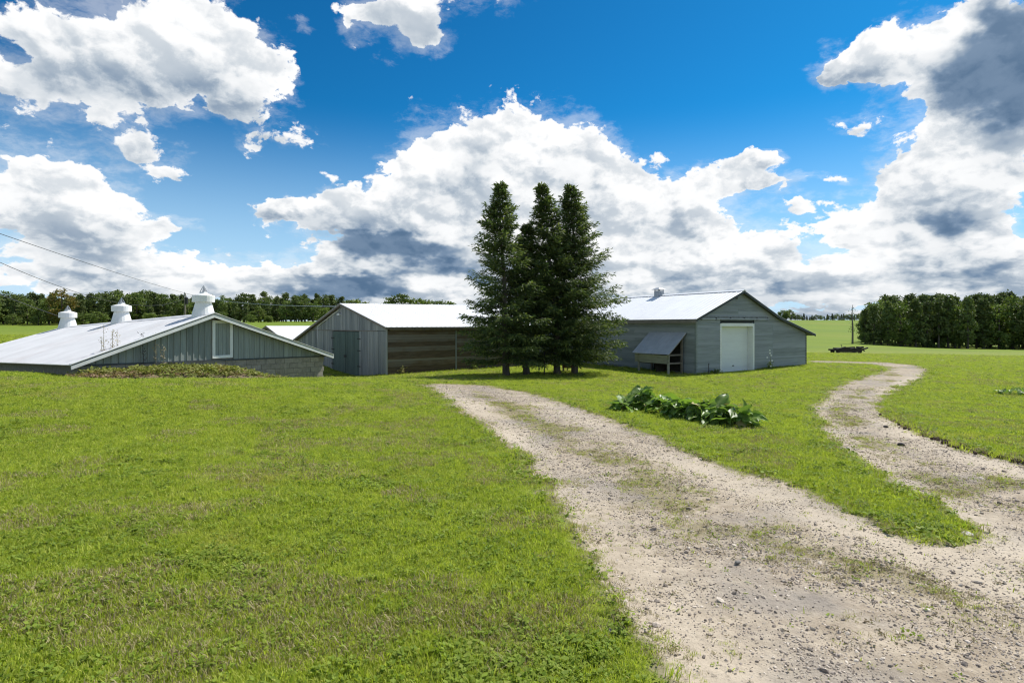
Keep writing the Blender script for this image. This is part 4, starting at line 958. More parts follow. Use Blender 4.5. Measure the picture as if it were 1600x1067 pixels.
def wood_tree(kind, px, d, top_y=None, h=None, label='', cat='tree', group=None, wide=1.0, name=None):
    x = (px-800)/F*d; z = gz(x, d)
    if h is None: h = CAMZ + (HZ-top_y)/F*d - z
    s = max(.2, h/PH[kind]); tr, cr = rw.choice(PROTO[kind]); w = s*wide*rw.uniform(.9, 1.12)
    return place_tree(name or {'stem': 'pine_tree', 'pine': 'pine_tree', 'broad': 'broadleaf_tree', 'light': 'young_tree', 'turning': 'broadleaf_tree', 'spire': 'spruce_tree'}[kind], label, cat, (x, d, z-.05), tr, [('crown', cr)], group, rw.uniform(0, 6.28), (w, w, s))
ORD = ['first', 'second', 'third', 'fourth', 'fifth', 'sixth', 'seventh', 'eighth', 'ninth', 'tenth', 'eleventh', 'twelfth', 'thirteenth', 'fourteenth', 'fifteenth', 'sixteenth', 'seventeenth', 'eighteenth', 'nineteenth', 'twentieth']
ORD += ['twenty-' + o for o in ORD[:9]] + ['thirtieth'] + ['thirty-' + o for o in ORD[:9]]
COUNT = {}
def zone(px, zones):
    for lim, name in zones:
        if px < lim: return name
    return zones[-1][1]
def nth(key):
    COUNT[key] = COUNT.get(key, 0) + 1; return ORD[COUNT[key]-1]
ZL = [(0, 'past the shed roof far end'), (85, 'left of the rear roof ventilator'), (150, 'behind the rear roof ventilator'), (235, 'behind the middle roof ventilator'), (290, 'just left of the utility pole'), (365, 'just right of the utility pole'), (450, 'above the shed hatch'), (999, 'left of the weathered barn ridge')]
ZR = [(1400, 'beside the bare dead tree'), (1460, 'left of the wood middle'), (1530, 'in the wood middle'), (1600, 'above the lone lawn plant'), (9999, 'past the lone lawn plant')]
ROWS = ['front row', 'second row', 'third row', 'back row']
# wood on the right, behind the lawn
G1 = 'trees of the wood behind the right hand lawn'
def right_top(px): return np.interp(px, [1335, 1352, 1375, 1410, 1450, 1500, 1560, 1620], [498, 478, 463, 457, 458, 462, 459, 458])
for row, (d, step) in enumerate(((105, 19), (110, 17), (116, 16), (123, 18))):
    px = 1352 + row*3
    while px < 1760:
        k = 'pine' if rw.random() < .80 else 'broad'; k = 'stem' if k == 'pine' and (row < 2 and rw.random() < .7) else k
        dd = d + rw.uniform(-2, 2) - 2.0*max(0, (px-1450)/150)
        zn = zone(px, ZR); kn = 'dark pine' if k == 'pine' else 'bare stemmed pine' if k == 'stem' else 'leafy tree'; lab = '%s %s from the left %s, %s' % (nth((1, zn, row, k)), kn, zn, ROWS[row])
        wood_tree(k, px, dd, right_top(px) + rw.uniform(-2, 9) + (3 if row == 0 else 0), None, lab, 'tree', G1, 1.05)
        px += step*rw.uniform(.7, 1.3)
for px in (1352, 1370, 1391, 1412, 1436, 1470, 1492, 1513, 1540, 1566, 1590, 1612): # undergrowth at the foot of the wood
    wood_tree('broad' if rw.random() < .8 else 'light', px + rw.uniform(-4, 4), 103.5 + rw.uniform(-1, 1), None, rw.uniform(1.4, 3.2), '%s leafy bush from the left at the shaded foot of the right wood' % nth('rb'), 'bush', 'bushes at the edge of the right hand wood', 1.5, 'bush')
# wood on the left, beyond the field
G2 = 'trees of the wood beyond the left field'
def left_top(px): return np.interp(px, [-200, 0, 60, 110, 170, 240, 300, 360, 420, 480, 540, 570], [455, 455, 460, 462, 454, 456, 464, 462, 458, 461, 464, 473])
for row, (d, step) in enumerate(((166, 17), (173, 15), (181, 16))):
    px = -150 + row*4
    while px < 560:
        q = rw.random(); k = 'pine' if q < .5 else 'broad' if q < .92 else 'light'
        if row and k == 'light': k = 'pine'
        dd = d + rw.uniform(-3, 3)
        zn = zone(px, ZL); kn = {'pine': 'dark pine', 'broad': 'leafy tree', 'light': 'pale young tree'}[k]; lab = '%s %s from the left %s, %s' % (nth((2, zn, row, k)), kn, zn, ROWS[row])
        wood_tree(k, px, dd, left_top(px) + rw.uniform(-3, 7) + (16 if k == 'light' else 6 if row == 0 else 0), None, lab, 'tree', G2, 1.25)
        px += step*rw.uniform(.75, 1.25)
wood_tree('turning', 97, 160, 451, None, 'tree with yellow brown turning leaves, tallest at the left wood edge', 'tree', None, 1.5)
for px, ty in ((130, 488), (152, 486), (236, 489), (255, 491), (345, 487), (392, 490), (420, 493), (20, 490), (60, 492)):
    wood_tree('light' if px in (236, 255, 420) else 'broad', px, 158 + rw.uniform(-2, 2), ty, None, 'low bush before the left wood, %s one %s' % (nth(('lb', zone(px, ZL))), zone(px, ZL)), 'bush', 'bushes before the left wood', 2.2, 'bush')
px = -150
while px < 560:      # young growth filling the foot of the left wood
    wood_tree('broad' if rw.random() < .75 else 'light', px, 186 + rw.uniform(-3, 3), None, rw.uniform(3.0, 5.0), '%s leafy undergrowth bush %s' % (nth(('lu', zone(px, ZL))), zone(px, ZL)), 'bush', 'undergrowth of the left wood', 2.0, 'bush'); px += rw.uniform(10, 16)
px = 1360
while px < 1760:
    wood_tree('broad', px, 126 + rw.uniform(-2, 2), None, rw.uniform(3.0, 5.0), '%s low leafy bush from the left deep inside the right wood' % nth('ru'), 'bush', 'undergrowth of the right hand wood', 1.7, 'bush'); px += rw.uniform(14, 22)
# trees showing over the weathered barn roof
for px, ty, k, lab in ((556, 466, 'light', 'pale tree top just left of the weathered barn ridge end'), (571, 470, 'light', 'small pale tree top above the near end of the weathered barn roof'), (610, 462, 'broad', 'left one of the two rounded tree tops over the weathered barn roof'), (628, 459.5, 'broad', 'tallest rounded tree top over the weathered barn roof'),
                       (650, 465, 'light', 'pale tree top right of the tallest one over the barn roof'), (668, 468, 'light', 'low pale tree top over the middle of the barn roof'), (686, 470, 'broad', 'small dark tree top over the barn roof near the spruces'), (702, 469, 'light', 'pale tree top over the barn roof beside the leftmost spruce')):
    wood_tree(k, px, 150, ty, None, lab, 'tree', None, 1.5)
# far tree line on the crest
for i in range(34):
    px = 1222 + i*3.9 + rw.uniform(-1.2, 1.2)
    wood_tree('spire' if i > 5 and rw.random() < .6 else 'broad', px, 432 + rw.uniform(-6, 6), (484 if i < 4 else 491) + rw.uniform(-2, 3.5), None, '%s tiny distant tree from the barn roof along the field crest' % nth('crest'), 'tree', 'far trees on the crest of the field', 1.6)

# bare dead tree at the left end of the right wood
def dead_tree():
    d = 101; b = wp(1332, 535, d); b.z = gz(b.x, b.y); h = CAMZ + (HZ-476)/F*d - b.z; r = random.Random(4)
    root = thing('dead_tree', 'thin bare dead tree standing left of the right hand wood', 'tree', b)
    mb = MB(); mb.tube([b-Vector((0,0,.4)), b+Vector((.05,0,h*.4)), b+Vector((-.1,0,h*.75)), b+Vector((.05,0,h))], [.17, .13, .08, .02], 6); mb.build('trunk', M_DEADWOOD, root)
    mb = MB()
    for k in range(26):
        z = h*r.uniform(.25, .97); a = r.uniform(0, 6.28); l = r.uniform(.5, 1.5)*(1.15-z/h); e = b+Vector((math.cos(a)*l, math.sin(a)*l, z+l*.35))
        mb.tube([b+Vector((0,0,z)), e], [.035, .008], 4, False); mb.tube([(b+Vector((0,0,z))+e)/2, e+Vector((.1, .2, -.25))], [.015, .006], 3, False)
    mb.build('branch', M_DEADWOOD, root)
    me = mesh_np('twig_leaf', *(lambda C: quads_from(C, unit(RNG.normal(0, 1, C.shape)), unit(RNG.normal(0, 1, C.shape)), np.full(len(C), .22), np.full(len(C), .12)))(np.array([[RNG.normal(0, .45), RNG.normal(0, .45), RNG.uniform(.3, .9)*h] for _ in range(110)])), M_BROAD)
    o = link(bpy.data.objects.new('foliage', me)); o.parent = root
dead_tree()

# ------------------------------------------------------------------ wires, poles
def wire_pts(a, b, sag, n=28):
    a, b = Vector(a), Vector(b); return [a.lerp(b, t) - Vector((0, 0, 4*sag*t*(1-t))) for t in np.linspace(0, 1, n)]
def utility_pole(base, h, label):
    root = thing('utility_pole', label, 'utility pole', base)
    mb = MB(); mb.tube([base-Vector((0,0,.8)), base+Vector((0,0,h))], [.15, .11], 10); mb.build('pole', M_OLDWOOD, root)
    mb = MB(); mb.tube([base+Vector((.26,-.12,h-1.45)), base+Vector((.26,-.12,h-1.4)), base+Vector((.26,-.12,h-.62)), base+Vector((.26,-.12,h-.55))], [.16, .20, .20, .10], 12); tr = mb.build('transformer', M_IRON, root)
    mb = MB(); mb.tube([base+Vector((.26,-.12,h-.56)), base+Vector((.26,-.12,h-.34))], [.04, .03], 8); mb.build('bushing', M_GALV, tr)
    mb = MB(); mb.box(base+Vector((-.06,-.14,h-.35)), (.12,0,0), (0,.05,0), (0,0,.30)); mb.build('bracket', M_GALV, root)
    for dz in (.06, -.5):
        mb = MB(); mb.tube([base+Vector((0,-.13,h+dz-.06)), base+Vector((0,-.13,h+dz+.08))], [.045, .03], 8); mb.build('insulator', M_GALV, root)
PB = wp(289, 500, 75); PB.z = gz(PB.x, PB.y); PTOP = wp(289, 458, 75)
utility_pole(PB, PTOP.z - PB.z, 'thin utility pole with dark transformer rising behind the nearest roof ventilator')
QB = Vector((-20.2, 14, gz(-20.2, 14))); utility_pole(QB, 7.4, 'utility pole off to the left carrying the wires')
def wire(pts, rad, label): tag(MB().tube(pts, rad, 5).build('overhead_wire', M_WIRE, None), label, 'wire', 'overhead wires')
wire(wire_pts((-20.2, 14, 6.7), PTOP, .25), .017, 'uppermost overhead wire crossing the left sky down to the pole')
wire(wire_pts((-20.2, 14, 7.31), PTOP - Vector((0, 0, .7)), 2.6), .015, 'middle overhead wire sagging in front of the left wood')
wire(wire_pts((-20.2, 14, 5.7), MAST_TOP, .12), .013, 'lowest overhead wire ending at the small mast on the shed roof')
wire(wire_pts(PTOP, WB(5.04, -.12, 3.66), .45), .024, 'pale service wire from the pole to the weathered barn gable')
for o in bpy.data.objects:
    if o.name.startswith('overhead_wire') and 'pale service' in o.get('label', ''): o.data.materials[0] = M_GALV

# ------------------------------------------------------------------ scattered plants: one object each, instances of small tufts
def proto_collection(name, meshes):
    c = bpy.data.collections.new(name)
    for i, me in enumerate(meshes): c.objects.link(bpy.data.objects.new('%s_%02d' % (name, i), me))
    return c
def scatter(name, P, scl, idx, coll, label=None, tilt=.25, parent=None, sclz=None):
    n = len(P); me = bpy.data.meshes.new(name); me.vertices.add(n); me.vertices.foreach_set('co', np.asarray(P, np.float32).ravel())
    rot = np.stack([RNG.normal(0, tilt, n), RNG.normal(0, tilt, n), RNG.uniform(0, 6.283, n)], 1).astype(np.float32)
    sc = np.stack([scl, scl, scl if sclz is None else sclz], 1).astype(np.float32)
    me.attributes.new('rot', 'FLOAT_VECTOR', 'POINT').data.foreach_set('vector', rot.ravel())
    me.attributes.new('scl', 'FLOAT_VECTOR', 'POINT').data.foreach_set('vector', sc.ravel())
    me.attributes.new('idx', 'INT', 'POINT').data.foreach_set('value', np.asarray(idx, np.int32))
    me.update(); o = link(bpy.data.objects.new(name, me)); tag(o, label, None, None, 'stuff')
    ng = bpy.data.node_groups.new('scatter', 'GeometryNodeTree')
    ng.interface.new_socket('Geometry', in_out='INPUT', socket_type='NodeSocketGeometry'); ng.interface.new_socket('Geometry', in_out='OUTPUT', socket_type='NodeSocketGeometry')
    gi, go = ng.nodes.new('NodeGroupInput'), ng.nodes.new('NodeGroupOutput')
    ins = ng.nodes.new('GeometryNodeInstanceOnPoints'); ci = ng.nodes.new('GeometryNodeCollectionInfo')
    ci.inputs['Collection'].default_value = coll; ci.inputs['Separate Children'].default_value = True; ci.inputs['Reset Children'].default_value = True
    def na(nm, typ):
        a = ng.nodes.new('GeometryNodeInputNamedAttribute'); a.data_type = typ; a.inputs[0].default_value = nm; return [s for s in a.outputs if s.enabled][0]
    L = ng.links.new
    L(gi.outputs[0], ins.inputs['Points']); L(ci.outputs[0], ins.inputs['Instance']); ins.inputs['Pick Instance'].default_value = True
    L(na('idx', 'INT'), ins.inputs['Instance Index']); L(na('scl', 'FLOAT_VECTOR'), ins.inputs['Scale'])
    e2r = ng.nodes.new('FunctionNodeEulerToRotation'); L(na('rot', 'FLOAT_VECTOR'), e2r.inputs[0]); L(e2r.outputs[0], ins.inputs['Rotation'])
    L(ins.outputs[0], go.inputs[0])
    md = o.modifiers.new('scatter', 'NODES'); md.node_group = ng
    return o
def blade_tuft(seed, nb, h, spread, wid, mat, flop=.5):
    r = np.random.default_rng(seed); V, Ft, Fq = [], [], []
    for i in range(nb):
        a = r.uniform(0, 6.28); o = np.array([r.normal(0, spread), r.normal(0, spread), -.01]); hh = h*r.uniform(.55, 1.2); w = wid*r.uniform(.7, 1.3)
        out = np.array([math.cos(a), math.sin(a), 0])*hh*r.uniform(.15, 1.0)*flop; side = np.array([-math.sin(a), math.cos(a), 0])*w
        m = o + out*.38 + np.array([0, 0, hh*.62]); t = o + out + np.array([0, 0, hh*r.uniform(.72, 1.0)])
        b = len(V); V += [o-side*.6, o+side*.6, m+side*.5, m-side*.5, t]; Fq.append([b, b+1, b+2, b+3]); Ft.append([b+3, b+2, b+4])
    return mesh_np('tuft', V, [np.array(Fq), np.array(Ft)], mat)
def leaf_tuft(seed, nl, size, h, mat):
    r = np.random.default_rng(seed); V, Fq, Ft = [], [], []
    for i in range(nl):
        a = r.uniform(0, 6.28); q = size*r.uniform(.2, 1.3); o = np.array([math.cos(a)*q, math.sin(a)*q, h*r.uniform(.25, 1)]); s = size*r.uniform(.6, 1.1)
        d = np.array([math.cos(a), math.sin(a), r.uniform(-.4, .5)]); w = np.array([-math.sin(a), math.cos(a), r.uniform(-.4, .4)])
        b = len(V); V += [o-d*s*.3, o+d*s*.1+w*s*.38, o+d*s*.7, o+d*s*.1-w*s*.38]; Fq.append([b, b+1, b+2, b+3])
    return mesh_np('leafy', V, [np.array(Fq)], mat)
M_BLADE = mat_leaf('grass_blade', (.285, .355, .042), (.41, .465, .065), (.56, .54, .16), .9, .45, .6, .22, .18, (.46, .41, .14))
M_CLOVER = mat_leaf('clover_leaf', (.16, .24, .03), (.24, .31, .04), (.33, .36, .09), 1.2, .38, .65, .18, .2)
M_DRYBLADE = mat_leaf('dry_blade', (.28, .235, .12), (.40, .34, .19), None, 1.2, .25, .7, .2, .2)
TUFTS = proto_collection('grass_tuft', [blade_tuft(1, 20, .040, .030, .0036, M_BLADE, .7), blade_tuft(2, 18, .048, .030, .0034, M_BLADE, .6), blade_tuft(3, 22, .032, .034, .0040, M_BLADE, 1.0), leaf_tuft(4, 11, .026, .035, M_CLOVER), blade_tuft(5, 12, .048, .028, .0036, M_DRYBLADE, 1.0), leaf_tuft(6, 7, .045, .022, M_CLOVER)])
def in_any_building(x, y):
    d = np.zeros(x.shape, bool)
    for A, s0, s1, b0, b1 in ((GB, -.05, 9.6, 0, 17), (WB, 0, 12, 0, 13.5)):
        s = (x-A.o.x)*A.ex.x + (y-A.o.y)*A.ex.y; b = (x-A.o.x)*A.ey.x + (y-A.o.y)*A.ey.y
        d |= (s > s0) & (s < s1) & (b > b0) & (b < b1)
    g, r = (.559, .829), (-.829, .559); s = (x+10.33)*g[0] + (y-20)*g[1]; b = (x+10.33)*r[0] + (y-20)*r[1]
    return d | ((s > -3.9) & (s < 4.85) & (b > .28) & (b < 13.3))
def grass():
    n = 1000000
    u = RNG.uniform(-1.0, 1.0, n); v = RNG.uniform(math.log(6.7), math.log(6+58), n); y = np.exp(v)-6; x = u*(y+6)
    keep = np.abs(x) < .96*y + 2.6; x, y = x[keep], y[keep]
    keep = (y > 1.35) & ~in_any_building(x, y); x, y = x[keep], y[keep]
    g, gr, Z = surface(x, y)
    patch = fbm(x, y, .7, 21.); fine = fbm(x, y, 4.0, 5., 2)
    lawn_p = (1-g)**1.2*np.clip(.80 + (patch-.42)*1.4 + (fbm(x, y, 6.0, 77., 2)-.5)*1.0, .25, 1); drive_p = g*gr*.95*np.clip((fine-.33)*3, 0, 1)
    pr = RNG.random(len(x)); keep = pr < lawn_p + drive_p; ond = (g > .5)[keep]
    x, y, Z, g, patch, fine = (q[keep] for q in (x, y, Z, g, patch, fine))
    near = np.clip(1 - y/30, 0, 1); Z = Z - .035*g*np.clip(1-y/60, 0, 1) + near*(fbm(x, y, 2.2, 1.)-.5)*.05*g
    r = RNG.random(len(x)); idx = np.select([r < .34, r < .64, r < .90], [0, 1, 2], 3)
    weedy = fbm(x, y, 1.6, 31.); idx = np.where((weedy > .66) & (r > .6), 3, idx); idx = np.where((weedy > .66) & (r > .8), 5, idx)
    dry = fbm(x, y, 1.1, 41.); idx = np.where((dry > .60 - .07*np.clip(1-(y-2)/7, 0, 1)) & (RNG.random(len(x)) < .42), 4, idx); idx = np.where(ond & (RNG.random(len(x)) < .5), 4, idx)
    s = RNG.uniform(.7, 1.25, len(x))*(1 + np.clip(y-3, 0, 60)*.040)*np.where(ond, .80, 1.0)*(1 - .35*np.clip(g*2.5, 0, 1))*(.80 + .42*np.clip((fine-.3)*2, 0, 1))
    sz = s/(1 + np.clip(y-3, 0, 60)*.025)
    scatter('lawn_grass', np.stack([x, y, Z], 1), s, idx, TUFTS, None, .22, None, sz)
    # ragged taller fringe where the turf meets the gravel
    n = 90000
    u = RNG.uniform(-1.0, 1.0, n*4); v = RNG.uniform(math.log(7.2), math.log(6+34), n*4); y = np.exp(v)-6; x = u*(y+6); k = np.abs(x) < .96*y + 2.6; x, y = x[k], y[k]
    g, gr, Z = surface(x, y); k = (g > .05) & (g < .62) & (RNG.random(len(x)) < .55*np.clip((fbm(x, y, 2.4, 51.)-.36)*4, 0, 1)); x, y, Z = x[k], y[k], Z[k]
    idx = RNG.choice([0, 1, 3, 4, 5], len(x)); s = RNG.uniform(.8, 1.5, len(x))*(1 + np.clip(y-3, 0, 60)*.03)
    scatter('verge_grass', np.stack([x, y, Z-.01], 1), s, idx, TUFTS, None, .3)
    # longer grass at the foot of the walls and trunks
    pts = []
    for A, (s0, b0), (s1, b1), num in ((GB, (0, -.06), (1.8, -.06), 150), (GB, (4.7, -.06), (9.6, -.06), 330), (GB, (-.06, 0), (-.06, 14), 500), (WB, (-.08, 0), (-.08, 12), 520), (WB, (0, -.08), (2.8, -.08), 120), (WB, (6.6, -.08), (11, -.08), 200)):
        for t in RNG.random(num): p = A(s0+(s1-s0)*t, b0+(b1-b0)*t, 0); pts.append((p.x + RNG.normal(0, .07), p.y + RNG.normal(0, .07)))
    for px, py, d, *_ in SPR:
        b = wp(px, py, d)
        for k in range(50): pts.append((b.x + RNG.normal(0, .28), b.y + RNG.normal(0, .28)))
    p = np.array(pts); Z = ground(p[:,0], p[:,1])
    scatter('wall_foot_grass', np.stack([p[:,0], p[:,1], Z-.02], 1), RNG.uniform(1.8, 3.8, len(p)), RNG.choice([0, 1, 1, 4, 3], len(p)), TUFTS, None, .2)
def litter():
    # dead stems, leaf bits and small weeds lying on the gravel
    n = 420000; u = RNG.uniform(-1, 1, n); v = RNG.uniform(math.log(7.2), math.log(6+26), n); y = np.exp(v)-6; x = u*(y+6)
    k = np.abs(x) < .96*y + 2.6; x, y = x[k], y[k]; g, gr, Z = surface(x, y)
    k = RNG.random(len(x)) < np.clip(g*2-.6, 0, 1)*np.clip(.03 + 1.1*np.clip(gr + (fbm(x, y, 3.0, 91., 3)-.52)*1.6, 0, 1), 0, 1)*.55; x, y, g, Z = x[k], y[k], g[k], Z[k]
    near = np.clip(1 - y/30, 0, 1); Z = Z - .035*g*np.clip(1-y/60, 0, 1) + near*(fbm(x, y, 2.2, 1.)-.5)*.05*g
    ml = mat_leaf('dead_litter', (.12, .09, .055), (.24, .19, .115), (.10, .13, .03), 2.0, .15, .8, .2, .35)
    coll = proto_collection('litter', [blade_tuft(201, 9, .012, .028, .0035, ml, 4.0), leaf_tuft(202, 8, .016, .008, ml), blade_tuft(203, 8, .022, .016, .003, M_BLADE, 1.4), leaf_tuft(204, 7, .018, .010, M_CLOVER)])
    idx = RNG.choice([0, 1, 2, 3], len(x), p=[.42, .30, .17, .11]); s = RNG.uniform(.6, 1.5, len(x))*(1 + np.clip(y-3, 0, 60)*.030)
    scatter('drive_litter', np.stack([x, y, Z+.002], 1), s, idx, coll, None, .3)
grass()
litter()

# ------------------------------------------------------------------ loose stones on the gravel
def stones():
    mats = [mat_paint('stone_grey', (.40, .335, .275), .9, .35, (40, 40, 40), .3, None, .4, .2, .4), mat_paint('stone_pale', (.60, .52, .43), .9, .25, (40, 40, 40), .25, None, .4, .2, .4), mat_paint('stone_dark', (.33, .28, .235), .9, .3, (40, 40, 40), .3, None, .4, .2, .4)]
    ms = []
    for i in range(6):
        bm = bmesh.new(); bmesh.ops.create_icosphere(bm, subdivisions=1, radius=1.0); r = random.Random(i)
        for v in bm.verts: v.co *= r.uniform(.72, 1.15)
        bmesh.ops.scale(bm, vec=(1.0, r.uniform(.65, .95), r.uniform(.45, .7)), verts=bm.verts)
        me = bpy.data.meshes.new('stone'); bm.to_mesh(me); bm.free(); me.materials.append(mats[i % 3]); ms.append(me)
    coll = proto_collection('stone', ms)
    n = 1150000; u = RNG.uniform(-1, 1, n); v = RNG.uniform(math.log(7.2), math.log(6+24), n); y = np.exp(v)-6; x = u*(y+6)
    k = np.abs(x) < .96*y + 2.6; x, y = x[k], y[k]; g, gr, Z = surface(x, y)
    stony = fbm(x, y, .55, 61.)*.55 + fbm(x, y, 2.3, 62.)*.45
    k = RNG.random(len(x)) < np.clip((g-.35)*2, 0, 1)*np.clip((stony-.32)*4.2, .05, 1)*(1-.6*gr)*(1-.75*rut(x, y)); x, y, g, Z = x[k], y[k], g[k], Z[k]
    near = np.clip(1 - y/30, 0, 1); Z = Z - .035*g*np.clip(1-y/60, 0, 1) + near*(fbm(x, y, 2.2, 1.)-.5)*.05*g
    s = np.exp(RNG.normal(math.log(.0048), .52, len(x))); s = np.clip(s, .003, .034)*(1 + y*.022)
    scatter('gravel_stones', np.stack([x, y, Z + s*.12], 1), s, RNG.integers(0, 6, len(x)), coll, None, .4)
stones()

# ------------------------------------------------------------------ row of big leaved rhubarb beside the drive
M_RHU = mat_leaf('rhubarb_leaf', (.12, .21, .045), (.21, .31, .07), None, 5.0, .4, .42, .5, .25)
M_RHU_LIGHT = mat_leaf('rhubarb_leaf_light', (.16, .27, .045), (.22, .32, .06), None, 5.0, .35, .4, .4, .15)
M_RHU_DRY = mat_leaf('rhubarb_leaf_dry', (.30, .25, .10), (.40, .36, .15), None, 6.0, .15, .6, .3, .2)
M_STALK = mat_paint('rhubarb_stalk', (.22, .20, .08), .5, .2, (8, 8, 8), .3)
def big_leaf(seed):
    r = random.Random(seed); V, Fq = [], []; nu, nv = 7, 6
    for i in range(nu+1):
        t = i/nu; w = .5*math.sin(math.pi*min(1, t*.93+.07))**.7*(1-.35*t); bend = -.55*t*t
        for j in range(nv+1):
            q = j/nv*2-1; wave = .075*math.sin(t*9+seed)*abs(q) + .06*math.sin(q*7+t*5+seed*2)*abs(q) + r.uniform(-.02, .02)
            V.append((q*w*(1+.12*math.sin(t*14+seed)), t + .06*abs(q)*(1-t) - (.12*q*q*(1-t)), bend + .16*abs(q)*(1-t*.5) + wave))
    for i in range(nu):
        for j in range(nv): a = i*(nv+1)+j; Fq.append((a, a+1, a+nv+2, a+nv+1))
    return np.array(V), np.array(Fq)
LEAFM = []
for mt in (M_RHU, M_RHU_LIGHT, M_RHU_DRY):
    LEAFM.append([mesh_np('leaf', *big_leaf(s), mt, smooth=True) for s in range(3)])
_st = MB(); _st.tube([(0, 0, -.05), (0, .28, .55), (0, .42, 1.0)], [.035, .028, .018], 5); ST = mesh_of(_st, 'stalk', M_STALK)
def rhubarb(px, py, label, n, hgt, width, light=.12, dry=.06, seed=0):
    x, y = on_ground(px, py); z = gz(x, y); r = random.Random(seed)
    root = link(bpy.data.objects.new('rhubarb_plant', None)); root.location = (x, y, z); tag(root, label, 'plant', 'rhubarb plants in the row beside the drive')
    for k in range(int(n*1.9)):
        a = r.uniform(0, 6.283); lean = r.uniform(.15, 1.0); q = r.random(); mi = 1 if q < light else 2 if q > 1-dry else 0
        L = r.uniform(.17, .33)*(1.15 - .3*lean); top = Vector((math.cos(a)*lean*width, math.sin(a)*lean*width*.8, hgt*.92*(1.1 - .85*lean)*r.uniform(.6, 1.1)))
        o = link(bpy.data.objects.new('leaf', LEAFM[mi][r.randrange(3)])); o.parent = root; o.location = top
        o.rotation_euler = (r.uniform(-.9, .7) + (.5 if lean < .4 else 0), r.uniform(-.6, .6), a - math.pi/2 + r.uniform(-.5, .5)); o.scale = (L*r.uniform(.85, 1.1), L, L)
        if lean > .2:
            s = link(bpy.data.objects.new('stalk', ST)); s.parent = root; d = Vector((0, .42, 1.0)); s.rotation_mode = 'QUATERNION'
            s.location = (top.x*.2, top.y*.2, 0); t = top - s.location; s.rotation_quaternion = d.rotation_difference(t); s.scale = [t.length/d.length]*3
    return root
RH = [(975, 642, 'leftmost rhubarb plant of the row, with low dark leaves', 20, .24, .32, .1, .05), (1003, 640, 'tall rhubarb plant with a pale upright clump of leaves, second from the left end', 30, .56, .36, .30, .02),
      (1035, 648, 'dark low rhubarb plant, third from the left end of the row', 26, .36, .34, .04, .04), (1066, 653, 'rhubarb plant in the middle of the row with glossy pale leaves', 30, .42, .36, .12, .08),
      (1096, 657, 'rhubarb plant with a few browned dry leaves, right of the row middle', 30, .44, .36, .14, .07), (1126, 662, 'dark leaved rhubarb plant, second from the right end of the row', 28, .40, .34, .08, .05), (1157, 666, 'rightmost rhubarb plant of the row, next to the upright narrow leaf', 24, .33, .32, .16, .02)]
for i, (px, py, lab, n, h, w, li, dr) in enumerate(RH): rhubarb(px, py, lab, n, h, w, li, dr, 40+i)
# single upright leaf at the right end
x, y = on_ground(1171, 664); rt = link(bpy.data.objects.new('dock_plant', None)); rt.location = (x, y, gz(x, y)); tag(rt, 'narrow upright light green leaf at the right end of the rhubarb row', 'plant')
for a, L, sx in ((.2, .50, .30), (2.4, .26, .5), (4.0, .30, .4)):
    o = link(bpy.data.objects.new('leaf', LEAFM[1][0])); o.parent = rt; o.rotation_euler = (1.35 if L > .4 else .6, 0, a); o.scale = (L*sx*1.4, L, L*.5); o.location = (0, 0, .03)
# dark low plant at the right edge of the lawn
x, y = on_ground(1590, 617); rt = link(bpy.data.objects.new('rhubarb_plant', None)); rt.location = (x, y, gz(x, y)); tag(rt, 'lone low dark leaved plant on the right hand lawn at the photo edge', 'plant')
r_ = random.Random(77)
for k in range(22):
    a = r_.uniform(0, 6.28); q = r_.uniform(.1, .6); o = link(bpy.data.objects.new('leaf', LEAFM[0 if k % 4 else 1][k % 3])); o.parent = rt
    o.location = (math.cos(a)*q, math.sin(a)*q*.6, .18*(1-q)+.05); o.rotation_euler = (r_.uniform(-.6, .4), r_.uniform(-.3, .3), a-1.57); o.scale = [r_.uniform(.18, .30)]*3

